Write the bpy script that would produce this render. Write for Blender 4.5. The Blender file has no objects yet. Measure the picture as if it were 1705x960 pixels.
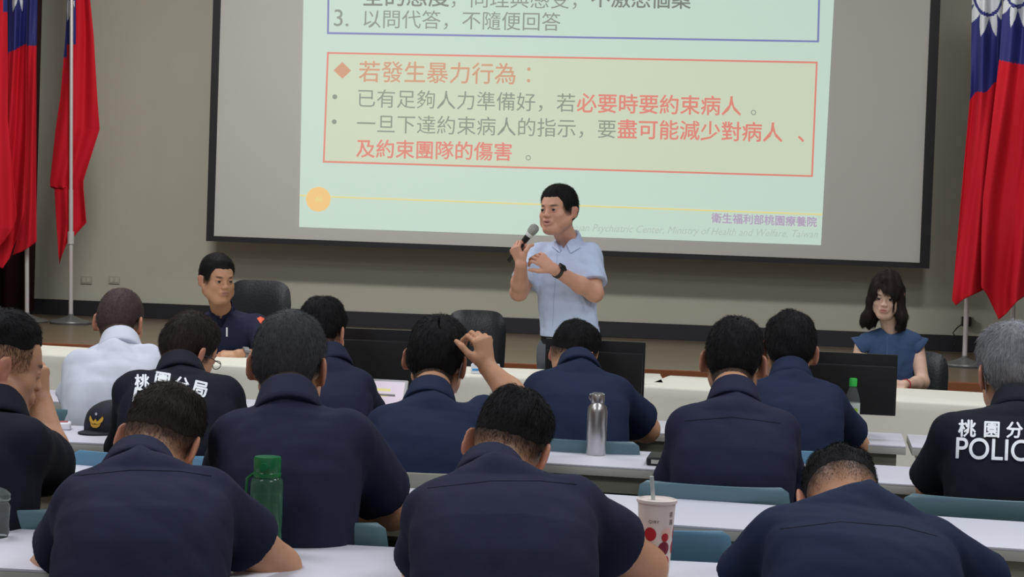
import bpy, bmesh, math, random
import numpy as np
from mathutils import Vector, Matrix
from mathutils.bvhtree import BVHTree
random.seed(7)
rng = np.random.default_rng(7)
V = Vector
SC = bpy.context.scene
COL = SC.collection
PI = math.pi

# ------------------------------------------------------------------ camera
F_PX, CAM_Z = 2900.0, 1.40
YAW, PITCH, ROLL = math.radians(6.3), math.radians(1.65), math.radians(2.0)
_f = V((-math.sin(YAW) * math.cos(PITCH), math.cos(YAW) * math.cos(PITCH), -math.sin(PITCH)))
_r = V((math.cos(YAW), math.sin(YAW), 0))
_u = _r.cross(_f)
CR = math.cos(ROLL) * _r + math.sin(ROLL) * _u
CU = -math.sin(ROLL) * _r + math.cos(ROLL) * _u
CAM = V((0, 0, CAM_Z))
cam_data = bpy.data.cameras.new('camera')
cam = bpy.data.objects.new('camera', cam_data)
COL.objects.link(cam)
cam_data.sensor_width = 36
cam_data.lens = 36 * F_PX / 1705
cam_data.clip_end = 200
mw = Matrix.Identity(4)
for i in range(3):
    mw[i][0], mw[i][1], mw[i][2], mw[i][3] = CR[i], CU[i], -_f[i], CAM[i]
cam.matrix_world = mw
SC.camera = cam

# ------------------------------------------------------------------ world, light, exposure
SC.view_settings.view_transform = 'Standard'
SC.view_settings.look = 'None'
SC.view_settings.gamma = 1
SC.view_settings.use_curve_mapping = False
SC.view_settings.exposure = 0.0
world = bpy.data.worlds.new('world')
SC.world = world
world.use_nodes = True
world.node_tree.nodes['Background'].inputs[0].default_value = (0.86, 0.9, 1.0, 1)
world.node_tree.nodes['Background'].inputs[1].default_value = 0.45


def area(loc, size, power, color=(1, 1, 1), aim=(0, 0, -1)):
    L = bpy.data.lights.new('ceiling_light', 'AREA')
    L.shape = 'RECTANGLE'
    L.size, L.size_y = size
    L.energy = power
    L.color = color
    o = bpy.data.objects.new('ceiling_light', L)
    o.location = loc
    o.rotation_euler = V(aim).to_track_quat('-Z', 'Y').to_euler()
    COL.objects.link(o)


area((-3.2, 9.6, 4.0), (1.0, 0.25), 92, (1.0, 0.985, 0.95), (0.35, 0.9, -1))
area((1.6, 9.6, 4.0), (0.6, 0.25), 34, (1.0, 0.985, 0.95), (0, 0.9, -1))
for yy, pw in ((7.0, 92), (4.4, 122), (1.6, 98)):
    for xx in (-2.6, 1.6):
        area((xx, yy, 4.0), (1.2, 1.2), pw * .45, (0.93, 0.95, 1.0))


# ------------------------------------------------------------------ placing things by sight line
def ray(px, py):
    return _f + CR * ((px - 852.5) / F_PX) - CU * ((py - 480) / F_PX)


def at(px, py, d):
    return CAM + ray(px, py) * d


def atz(px, py, z):
    r = ray(px, py)
    return CAM + r * ((z - CAM_Z) / r.z)


def aty(px, py, y):
    r = ray(px, py)
    return CAM + r * (y / r.y)


# ------------------------------------------------------------------ materials
def lin(c):
    return tuple(((x / 255) / 12.92 if x / 255 <= 0.04045 else ((x / 255 + 0.055) / 1.055) ** 2.4) for x in c)


MATS = {}


def mat(name, color, rough=0.6, metal=0.0, noise=0.0, nscale=20, bump=0.0, bscale=60, emit=None, trans=0.0, sss=0.0,
        spec=0.5, stretch=None, coat=0.0, alpha=1.0, ior=1.45):
    if name in MATS:
        return MATS[name]
    m = bpy.data.materials.new(name)
    m.use_nodes = True
    nt = m.node_tree
    b = nt.nodes['Principled BSDF']
    b.inputs['Base Color'].default_value = (*color, 1)
    b.inputs['Roughness'].default_value = rough
    b.inputs['Metallic'].default_value = metal
    b.inputs['Specular IOR Level'].default_value = spec
    b.inputs['Transmission Weight'].default_value = trans
    b.inputs['Coat Weight'].default_value = coat
    b.inputs['IOR'].default_value = ior
    b.inputs['Alpha'].default_value = alpha
    if sss:
        b.inputs['Subsurface Weight'].default_value = sss
        b.inputs['Subsurface Radius'].default_value = (0.012, 0.004, 0.002)
        b.inputs['Subsurface Scale'].default_value = 1.0
    if emit:
        b.inputs['Emission Color'].default_value = (*emit[0], 1)
        b.inputs['Emission Strength'].default_value = emit[1]
    tc = nt.nodes.new('ShaderNodeTexCoord')
    mp = nt.nodes.new('ShaderNodeMapping')
    nt.links.new(tc.outputs['Object'], mp.inputs[0])
    if stretch:
        mp.inputs['Scale'].default_value = stretch
    if noise:
        n = nt.nodes.new('ShaderNodeTexNoise')
        n.inputs['Scale'].default_value = nscale
        n.inputs['Detail'].default_value = 5
        nt.links.new(mp.outputs[0], n.inputs['Vector'])
        mx = nt.nodes.new('ShaderNodeMix')
        mx.data_type = 'RGBA'
        mx.inputs[6].default_value = (*[max(0, c * (1 - noise)) for c in color], 1)
        mx.inputs[7].default_value = (*[min(1, c * (1 + noise)) for c in color], 1)
        nt.links.new(n.outputs[0], mx.inputs[0])
        nt.links.new(mx.outputs[2], b.inputs['Base Color'])
    if bump:
        n2 = nt.nodes.new('ShaderNodeTexNoise')
        n2.inputs['Scale'].default_value = bscale
        n2.inputs['Detail'].default_value = 4
        nt.links.new(mp.outputs[0], n2.inputs['Vector'])
        bp = nt.nodes.new('ShaderNodeBump')
        bp.inputs['Strength'].default_value = bump
        bp.inputs['Distance'].default_value = 0.01
        nt.links.new(n2.outputs[0], bp.inputs['Height'])
        nt.links.new(bp.outputs[0], b.inputs['Normal'])
    MATS[name] = m
    return m


def skin_mat(name, color, lip=(0.36, 0.17, 0.13)):
    """Skin with the natural colour of lips (attribute lip), reddish ears and shaved hair (attribute stubble)."""
    if name in MATS:
        return MATS[name]
    m = mat(name, color, 0.5, noise=0.1, nscale=22, bump=0.12, bscale=160, sss=0.12, spec=0.4)
    nt = m.node_tree
    b = nt.nodes['Principled BSDF']
    src = b.inputs['Base Color'].links[0].from_socket
    for attr, colr in (('lip', lip), ('ear', (0.52, 0.2, 0.15)), ('stubble', (0.022, 0.02, 0.02)), ('brow', (0.012, 0.01, 0.01))):
        a = nt.nodes.new('ShaderNodeAttribute')
        a.attribute_name = attr
        mx = nt.nodes.new('ShaderNodeMix')
        mx.data_type = 'RGBA'
        nt.links.new(a.outputs['Fac'], mx.inputs[0])
        nt.links.new(src, mx.inputs[6])
        mx.inputs[7].default_value = (*colr, 1)
        src = mx.outputs[2]
    nt.links.new(src, b.inputs['Base Color'])
    return m


# ------------------------------------------------------------------ object helpers
def tag(o, label=None, cat=None, group=None, kind=None):
    if label: o['label'] = label
    if cat: o['category'] = cat
    if group: o['group'] = group
    if kind: o['kind'] = kind
    return o


def thing(name, label, cat, loc=(0, 0, 0), rz=0, group=None):
    o = bpy.data.objects.new(name, None)
    o.empty_display_size = 0.05
    o.location = loc
    o.rotation_euler = (0, 0, rz)
    COL.objects.link(o)
    return tag(o, label, cat, group)


def link(name, me, m, parent=None, world=False):
    o = bpy.data.objects.new(name, me)
    if m is not None:
        for mm in (m if isinstance(m, (list, tuple)) else [m]):
            me.materials.append(mm)
    COL.objects.link(o)
    if parent is not None:
        o.parent = parent
        if world:   # geometry is in world coordinates: undo the parents' transform
            M = Matrix.Identity(4)
            p = parent
            chain = []
            while p is not None:
                chain.append(p)
                p = p.parent
            for p in reversed(chain):
                M = M @ p.matrix_parent_inverse @ p.matrix_basis
            o.matrix_parent_inverse = M.inverted()
    return o


def np_mesh(name, verts, faces, smooth=True):
    """faces: list of arrays each (n,k)"""
    me = bpy.data.meshes.new(name)
    verts = np.asarray(verts, np.float32)
    me.vertices.add(len(verts))
    me.vertices.foreach_set('co', verts.ravel())
    fl = [np.asarray(f, np.int32) for f in faces if len(f)]
    nl = sum(f.size for f in fl)
    npoly = sum(len(f) for f in fl)
    me.loops.add(nl)
    me.loops.foreach_set('vertex_index', np.concatenate([f.ravel() for f in fl]))
    me.polygons.add(npoly)
    tot = np.concatenate([np.full(len(f), f.shape[1], np.int32) for f in fl])
    st = np.concatenate([[0], np.cumsum(tot)[:-1]]).astype(np.int32)
    me.polygons.foreach_set('loop_start', st)
    me.polygons.foreach_set('use_smooth', np.full(npoly, smooth))
    me.update(calc_edges=True)
    me.validate()
    return me


def bm_obj(name, bm, m, parent=None, smooth=True, angle=0.7, world=False):
    bmesh.ops.recalc_face_normals(bm, faces=bm.faces)
    me = bpy.data.meshes.new(name)
    bm.to_mesh(me)
    bm.free()
    if smooth:
        me.polygons.foreach_set('use_smooth', [True] * len(me.polygons))
        try:
            me.set_sharp_from_angle(angle=angle)
        except Exception:
            pass
    return link(name, me, m, parent, world)


def box(bm, c, s, bev=0.0, R=None, seg=2):
    """box centre c size s, bevelled, appended to bm"""
    t = bmesh.new()
    bmesh.ops.create_cube(t, size=1)
    bmesh.ops.scale(t, vec=s, verts=t.verts)
    if bev:
        bmesh.ops.bevel(t, geom=list(t.edges), offset=bev, segments=seg, affect='EDGES', profile=0.7)
    if R is not None:
        bmesh.ops.transform(t, matrix=R.to_4x4(), verts=t.verts)
    bmesh.ops.translate(t, vec=c, verts=t.verts)
    join(bm, t)


def join(bm, t):
    me = bpy.data.meshes.new('tmp')
    t.to_mesh(me)
    t.free()
    bm.from_mesh(me)
    bpy.data.meshes.remove(me)


def tube(bm, pts, r, seg=10, cap=True):
    """tube through pts; r a number or list"""
    pts = [V(p) for p in pts]
    n = len(pts)
    rs = r if isinstance(r, (list, tuple)) else [r] * n
    prev = None
    rings = []
    for i, p in enumerate(pts):
        t = (pts[min(i + 1, n - 1)] - pts[max(i - 1, 0)]).normalized()
        if prev is None:
            a = t.orthogonal().normalized()
        else:
            a = (prev - t * prev.dot(t))
            a = a.normalized() if a.length > 1e-6 else t.orthogonal().normalized()
        prev = a
        b = t.cross(a)
        rings.append([bm.verts.new(p + (a * math.cos(k * 2 * PI / seg) + b * math.sin(k * 2 * PI / seg)) * rs[i]) for k in range(seg)])
    for i in range(n - 1):
        for k in range(seg):
            bm.faces.new((rings[i][k], rings[i][(k + 1) % seg], rings[i + 1][(k + 1) % seg], rings[i + 1][k]))
    if cap:
        bm.faces.new(rings[0][::-1])
        bm.faces.new(rings[-1])


def lathe(bm, prof, c=(0, 0, 0), seg=32, cap=True):
    """prof: list of (r, z)"""
    c = V(c)
    rings = []
    for r, z in prof:
        rings.append([bm.verts.new(c + V((r * math.cos(k * 2 * PI / seg), r * math.sin(k * 2 * PI / seg), z))) for k in range(seg)])
    for i in range(len(prof) - 1):
        for k in range(seg):
            bm.faces.new((rings[i][k], rings[i][(k + 1) % seg], rings[i + 1][(k + 1) % seg], rings[i + 1][k]))
    if cap:
        if prof[0][0] > 1e-5: bm.faces.new(rings[0][::-1])
        if prof[-1][0] > 1e-5: bm.faces.new(rings[-1])


_font_cache = {}


def text_geo(s, bold=0.0, shear=0.0):
    key = (s, bold, shear)
    if key in _font_cache:
        return _font_cache[key]
    cu = bpy.data.curves.new('t', 'FONT')
    cu.body = s
    cu.size = 1
    cu.offset = bold
    cu.shear = shear
    cu.resolution_u = 8 if s.isascii() and len(s) < 12 else 2
    ob = bpy.data.objects.new('t', cu)
    COL.objects.link(ob)
    dg = bpy.context.evaluated_depsgraph_get()
    dg.update()
    me = bpy.data.meshes.new_from_object(ob.evaluated_get(dg))
    bm = bmesh.new()
    bm.from_mesh(me)
    bmesh.ops.triangulate(bm, faces=bm.faces)
    bmesh.ops.remove_doubles(bm, verts=bm.verts, dist=1e-5)
    for _ in range(1):
        long = [e for e in bm.edges if e.calc_length() > 0.25]
        if long:
            bmesh.ops.subdivide_edges(bm, edges=long, cuts=2)
            bmesh.ops.triangulate(bm, faces=bm.faces)
    vs = np.array([v.co[:2] for v in bm.verts]) if bm.verts else np.zeros((0, 2))
    bm.verts.index_update()
    fs = np.array([[v.index for v in f.verts] for f in bm.faces])
    bm.free()
    bpy.data.objects.remove(ob)
    bpy.data.curves.remove(cu)
    bpy.data.meshes.remove(me)
    _font_cache[key] = (vs, fs)
    return vs, fs


# ------------------------------------------------------------------ implicit surfaces (bodies, clothes, hair)
class Field:
    def __init__(self, lo, hi, h):
        self.h = h
        self.lo = np.array(lo, float)
        n = np.ceil((np.array(hi, float) - self.lo) / h).astype(int) + 1
        self.n = n
        self.d = np.full(tuple(n), 1.0, np.float32)
        self.ax = [(self.lo[i] + np.arange(n[i]) * h).astype(np.float32) for i in range(3)]

    def sub(self, lo, hi):
        s = []
        for i in range(3):
            a = max(0, int((lo[i] - self.lo[i]) / self.h) - 1)
            b = min(self.n[i], int((hi[i] - self.lo[i]) / self.h) + 3)
            if b <= a:
                return None, None
            s.append(slice(a, b))
        X = self.ax[0][s[0]][:, None, None]
        Y = self.ax[1][s[1]][None, :, None]
        Z = self.ax[2][s[2]][None, None, :]
        return tuple(s), (X, Y, Z)

    def op(self, s, nd, k, mode):
        a = self.d[s]
        if mode == 'add':
            if k > 0:
                hh = np.maximum(k - np.abs(a - nd), 0) / k
                self.d[s] = np.minimum(a, nd) - hh * hh * k * 0.25
            else:
                self.d[s] = np.minimum(a, nd)
        elif mode == 'sub':
            nd = -nd
            if k > 0:
                hh = np.maximum(k - np.abs(a - nd), 0) / k
                self.d[s] = np.maximum(a, nd) + hh * hh * k * 0.25
            else:
                self.d[s] = np.maximum(a, nd)

    def ell(self, c, r, R=None, k=0.01, mode='add'):
        c = np.array(c, float)
        r = np.array(r, float) if np.ndim(r) else np.full(3, float(r))
        R = np.eye(3) if R is None else np.array(R)
        ext = np.sqrt(((R * r) ** 2).sum(1)) + k + 2 * self.h
        s, P = self.sub(c - ext, c + ext)
        if s is None: return
        D = [P[i] - c[i] for i in range(3)]
        L = [R[0, j] * D[0] + R[1, j] * D[1] + R[2, j] * D[2] for j in range(3)]
        k0 = np.sqrt((L[0] / r[0]) ** 2 + (L[1] / r[1]) ** 2 + (L[2] / r[2]) ** 2)
        k1 = np.sqrt((L[0] / r[0] ** 2) ** 2 + (L[1] / r[1] ** 2) ** 2 + (L[2] / r[2] ** 2) ** 2) + 1e-6
        self.op(s, (k0 * (k0 - 1) / k1).astype(np.float32), k, mode)

    def cone(self, a, b, ra, rb, k=0.01, mode='add', cut=None):
        a = np.array(a, float); b = np.array(b, float)
        m = max(ra, rb) + k + 2 * self.h
        s, P = self.sub(np.minimum(a, b) - m, np.maximum(a, b) + m)
        if s is None: return
        ab = b - a
        L2 = float(ab @ ab) + 1e-12
        D = [P[i] - a[i] for i in range(3)]
        t = np.clip((D[0] * ab[0] + D[1] * ab[1] + D[2] * ab[2]) / L2, 0, 1)
        d = np.sqrt((D[0] - t * ab[0]) ** 2 + (D[1] - t * ab[1]) ** 2 + (D[2] - t * ab[2]) ** 2) - (ra + (rb - ra) * t)
        for cp, cn in (cut or ()):
            e = (P[0] - cp[0]) * cn[0] + (P[1] - cp[1]) * cn[1] + (P[2] - cp[2]) * cn[2]
            hh = np.maximum(.007 - np.abs(d - e), 0) / .007
            d = np.maximum(d, e) + hh * hh * .007 * .25
        self.op(s, d.astype(np.float32), k, mode)

    def econe(self, a, b, ra, rb, side, k=0.02, mode='add', cap=0.7, p=2.0):
        a = np.array(a, float); b = np.array(b, float)
        w = b - a
        L = np.linalg.norm(w); w = w / L
        side = np.array(side, float); side = side - w * (side @ w); side /= np.linalg.norm(side)
        f = np.cross(w, side)
        m = max(*ra, *rb) + k + 2 * self.h
        s, P = self.sub(np.minimum(a, b) - m, np.maximum(a, b) + m)
        if s is None: return
        D = [P[i] - a[i] for i in range(3)]
        U = D[0] * side[0] + D[1] * side[1] + D[2] * side[2]
        W = D[0] * w[0] + D[1] * w[1] + D[2] * w[2]
        Fv = D[0] * f[0] + D[1] * f[1] + D[2] * f[2]
        t = np.clip(W / L, 0, 1)
        rx = ra[0] + (rb[0] - ra[0]) * t
        ry = ra[1] + (rb[1] - ra[1]) * t
        e = W - t * L
        rm = np.minimum(rx, ry)
        q = (np.abs(U / rx) ** p + np.abs(Fv / ry) ** p + np.abs(e / (rm * cap)) ** p) ** (1 / p)
        self.op(s, ((q - 1) * rm).astype(np.float32), k, mode)

    def torso(self, P, M, N, side, ws, hw, hd, bulge, top=.045):
        """chest and back as one smooth loft from the hips to sloping shoulders"""
        P, M, N, side = [np.array(v, float) for v in (P, M, N, side)]
        w = M - P; L = np.linalg.norm(w); w /= L
        side = side - w * (side @ w); side /= np.linalg.norm(side)
        f = np.cross(w, side)
        s_, Q = self.sub(self.lo, self.lo + self.n * self.h)
        D = [Q[i] - P[i] for i in range(3)]
        U = D[0] * side[0] + D[1] * side[1] + D[2] * side[2]
        Wc = D[0] * w[0] + D[1] * w[1] + D[2] * w[2]
        Vc = D[0] * f[0] + D[1] * f[1] + D[2] * f[2]
        t = Wc / L
        ks = [-.1, .15, .4, .62, .8, .95, 1.1, 1.3]
        rx = np.interp(t, ks, [ws, ws * .97, ws * .97, hw * .98, hw * 1.0, hw * .99, hw * .96, hw * .9]).astype(np.float32)
        ry = np.interp(t, ks, [hd, hd * .96, hd * .98, hd * 1.04, hd * 1.02, hd * .88, hd * .66, hd * .5]).astype(np.float32)
        Vc = Vc - bulge * np.sin(np.clip(t, 0, 1.1) / 1.1 * 3.14159) * (1 if True else 0)
        q = (np.abs(U / rx) ** 2.5 + np.abs(Vc / ry) ** 2.5) ** .4
        d1 = (q - 1) * np.minimum(rx, ry)
        Nn = N - P
        Wn = Nn @ w + .004; Un = Nn @ side
        a = np.abs(U - Un * np.clip(1 - np.abs(U) / hw, 0, 1))
        slope = max(.12, (Wn - (L + top)) / hw)
        d2 = (Wc - (Wn - slope * a)) / math.sqrt(1 + slope * slope)
        k = .06
        h1 = np.maximum(k - np.abs(d1 - d2), 0) / k
        d = np.maximum(d1, d2) + h1 * h1 * k * .25
        self.op(s_, d.astype(np.float32), .02, 'add')

    def displace(self, fn, lo=None, hi=None):
        s, P = self.sub(self.lo if lo is None else lo, self.lo + self.n * self.h if hi is None else hi)
        near = np.abs(self.d[s]) < 0.05
        self.d[s] = np.where(near, self.d[s] + fn(*P), self.d[s])

    def mesh(self, name='m'):
        d = self.d
        d[0], d[-1] = 1, 1
        d[:, 0], d[:, -1] = 1, 1
        d[:, :, 0], d[:, :, -1] = 1, 1
        S = d < 0
        c = [S[i:S.shape[0] - 1 + i, j:S.shape[1] - 1 + j, k:S.shape[2] - 1 + k] for i in (0, 1) for j in (0, 1) for k in (0, 1)]
        anyc = c[0] | c[1] | c[2] | c[3] | c[4] | c[5] | c[6] | c[7]
        allc = c[0] & c[1] & c[2] & c[3] & c[4] & c[5] & c[6] & c[7]
        act = anyc & ~allc
        idx = np.argwhere(act)
        num = np.full(act.shape, -1, np.int32)
        num[act] = np.arange(len(idx))
        co = [(i, j, k) for i in (0, 1) for j in (0, 1) for k in (0, 1)]
        vals = np.stack([d[idx[:, 0] + i, idx[:, 1] + j, idx[:, 2] + k] for i, j, k in co], 1)
        acc = np.zeros((len(idx), 3)); cnt = np.zeros(len(idx))
        coa = np.array(co, float)
        for p in range(8):
            for q in range(p + 1, 8):
                if abs(coa[p] - coa[q]).sum() != 1: continue
                va, vb = vals[:, p], vals[:, q]
                m = (va < 0) != (vb < 0)
                t = np.where(m, va / np.where(m, va - vb, 1), 0)
                t = np.clip(t, 0, 1)
                acc += np.where(m[:, None], coa[p] + t[:, None] * (coa[q] - coa[p]), 0)
                cnt += m
        verts = self.lo + (idx + acc / cnt[:, None]) * self.h
        quads = []
        for axis in range(3):
            o1, o2 = [(1, 2), (2, 0), (0, 1)][axis]
            sa = [slice(1, -1)] * 3; sb = [slice(1, -1)] * 3
            sa[axis] = slice(0, -1); sb[axis] = slice(1, None)
            A, B = S[tuple(sa)], S[tuple(sb)]
            for flip in (False, True):
                m = (A & ~B) if not flip else (~A & B)
                e = np.argwhere(m)
                if not len(e): continue
                base = e + 1
                base[:, axis] -= 1
                def cell(d1, d2):
                    q = base.copy(); q[:, o1] += d1; q[:, o2] += d2
                    return num[q[:, 0], q[:, 1], q[:, 2]]
                Q = np.stack([cell(-1, -1), cell(0, -1), cell(0, 0), cell(-1, 0)], 1)
                if flip: Q = Q[:, ::-1]
                quads.append(Q)
        Q = np.concatenate(quads)
        Q = Q[(Q >= 0).all(1)]
        return verts, Q


def wrinkle(seed, amp, freq=14, aniso=(1, 1, 0.45)):
    r = np.random.default_rng(seed)
    K = r.normal(size=(7, 3)) * freq * np.array(aniso)
    ph = r.uniform(0, 6.28, 7)
    a = amp / np.sqrt(1 + np.arange(7) * 0.5)

    def fn(X, Y, Z):
        wx = 0.03 * np.sin(9 * Y + 7 * Z + ph[0]); wz = 0.03 * np.sin(8 * X + 11 * Y + ph[1])
        out = 0
        for i in range(7):
            s = np.sin(K[i, 0] * (X + wx) + K[i, 1] * Y + K[i, 2] * (Z + wz) + ph[i])
            out = out + a[i] * (1 - 1.6 * np.abs(s)) * 0.4
        return out.astype(np.float32)
    return fn


# ------------------------------------------------------------------ head
def rot(yaw, pitch, roll):
    return (Matrix.Rotation(math.radians(yaw), 3, 'Z') @ Matrix.Rotation(math.radians(-pitch), 3, 'X') @ Matrix.Rotation(math.radians(roll), 3, 'Y'))


class Head:
    def __init__(self, c, R, s, wide=1.0):
        self.c, self.R, self.s, self.w = V(c), R, s, wide
        self.Rn = np.array(R)

    def P(self, x, y, z):
        return self.c + self.R @ V((x * self.w * self.s, y * self.s, z * self.s))

    def local(self, P):
        q = (np.asarray(P, float) - np.array(self.c)) @ self.Rn / self.s
        q[..., 0] /= self.w
        return q

    def add(self, F, face=True, fat=0.0, ear=.92, mouth=0.0):
        s, R, P = self.s, self.Rn, self.P
        e = lambda c, r, k=0.01, mode='add', RR=None: F.ell(P(*c), np.array((r[0] * self.w, r[1], r[2])) * s, R if RR is None else R @ np.array(RR), k * s, mode)
        e((0, -.012, .042), (.0745, .094, .086))
        e((0, -.045, .005), (.064, .058, .066), .03)
        e((0, .028, -.028), (.062 + fat * .4, .058, .08), .02)
        e((0, .045, .03), (.058, .043, .05), .02)
        for q in (-1, 1):
            F.cone(P(q * .052, -.002, -.05), P(q * (.022 + fat * .3), .058, -.088), (.02 + fat) * s, (.018 + fat * .4) * s, .03 * s)
            e((q * .038, .054, -.024), (.026 + fat * .5, .025, .026), .02)
            e((q * (.045 + fat), .03, -.058), (.02 + fat, .03, .026), .02)
        e((0, .072, -.09), (.024, .02, .018), .02)
        e((0, .045, -.1), (.035 + fat, .035, .016 + fat * .7), .02)
        if face:
            F.cone(P(-.028, .0815, .026), P(.028, .0815, .026), .008 * s, .008 * s, .014 * s)
            for q in (-1, 1):
                e((q * .032, .101, .006), (.018, .012, .011), .012, 'sub')
                e((q * .032, .0775, .004), (.0145, .0135, .012), .005)
                e((q * .012, .0955, -.026), (.0095, .0095, .008), .006)
                e((q * .010, .0975, -.0335), (.0036, .005, .003), .002, 'sub')
            F.cone(P(0, .086, .010), P(0, .1005, -.022), .0065 * s, .0095 * s, .012 * s)
            e((0, .088, -.056), (.028, .011, .018), .016)
            e((0, .0945, -.051), (.022, .0075, .0055), .004)
            e((0, .0935, -.0635 - mouth), (.019, .0078, .0066), .004)
            if mouth:
                e((0, .099, -.057 - mouth * .5), (.013, .010, mouth * .75), .003, 'sub')
            else:
                e((0, .102, -.0575), (.022, .007, .0013), .003, 'sub')
        for q in (-1, 1):
            RE = Matrix.Rotation(q * math.radians(36), 3, 'Z') @ Matrix.Rotation(math.radians(-10), 3, 'X')
            e((q * (.0835 + (ear - .92) * .02), -.014, -.004), (.0065, .0185 * ear, .032 * ear), .006, 'add', RE)
            e((q * .090, -.021, .010), (.0055, .0145 * ear, .018 * ear), .004, 'add', RE)
            e((q * .0935, -.008, -.002), (.006, .009, .016), .004, 'sub', RE)
            e((q * .0775, -.006, -.028), (.006, .010, .011), .006, 'add', RE)

    def skull(self, X, Y, Z):
        """skull distance (local units) on broadcast arrays given in local coordinates"""
        def el(c, r):
            a, b, d = (X - c[0]) / r[0], (Y - c[1]) / r[1], (Z - c[2]) / r[2]
            k0 = np.sqrt(a * a + b * b + d * d)
            k1 = np.sqrt((a / r[0]) ** 2 + (b / r[1]) ** 2 + (d / r[2]) ** 2) + 1e-6
            return k0 * (k0 - 1) / k1
        k = .03
        a = el((0, -.012, .042), (.0745, .094, .086))
        for b in (el((0, -.045, .005), (.064, .058, .066)), el((0, .045, .03), (.058, .043, .05)), el((0, .01, -.03), (.064, .066, .07))):
            h = np.maximum(k - np.abs(a - b), 0) / k
            a = np.minimum(a, b) - h * h * k * .25
        return a


def hairline(y, st):
    """height of the hair's lower edge along the head, front to back, for a haircut st"""
    ys = np.array([-.12, -.095, -.07, -.04, -.012, .012, .03, .045, .062, .078, .11])
    zs = {'short': [-.055, -.055, -.052, -.03, .020, .002, .006, .030, .054, .068, .074],
          'fade': [-.004, .002, .006, .012, .028, .03, .038, .052, .064, .072, .08],
          'high': [.04, .04, .044, .052, .056, .054, .056, .06, .066, .074, .08],
          'nape': [.030, .030, .030, .032, .036, .030, .030, .04, .058, .068, .074],
          'full': [-.066, -.066, -.062, -.045, .012, -.006, -.008, .018, .045, .06, .066],
          'bang': [-.066, -.066, -.062, -.045, .012, -.006, .004, .024, .036, .044, .05]}[st]
    return np.interp(y, ys, zs)


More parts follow.
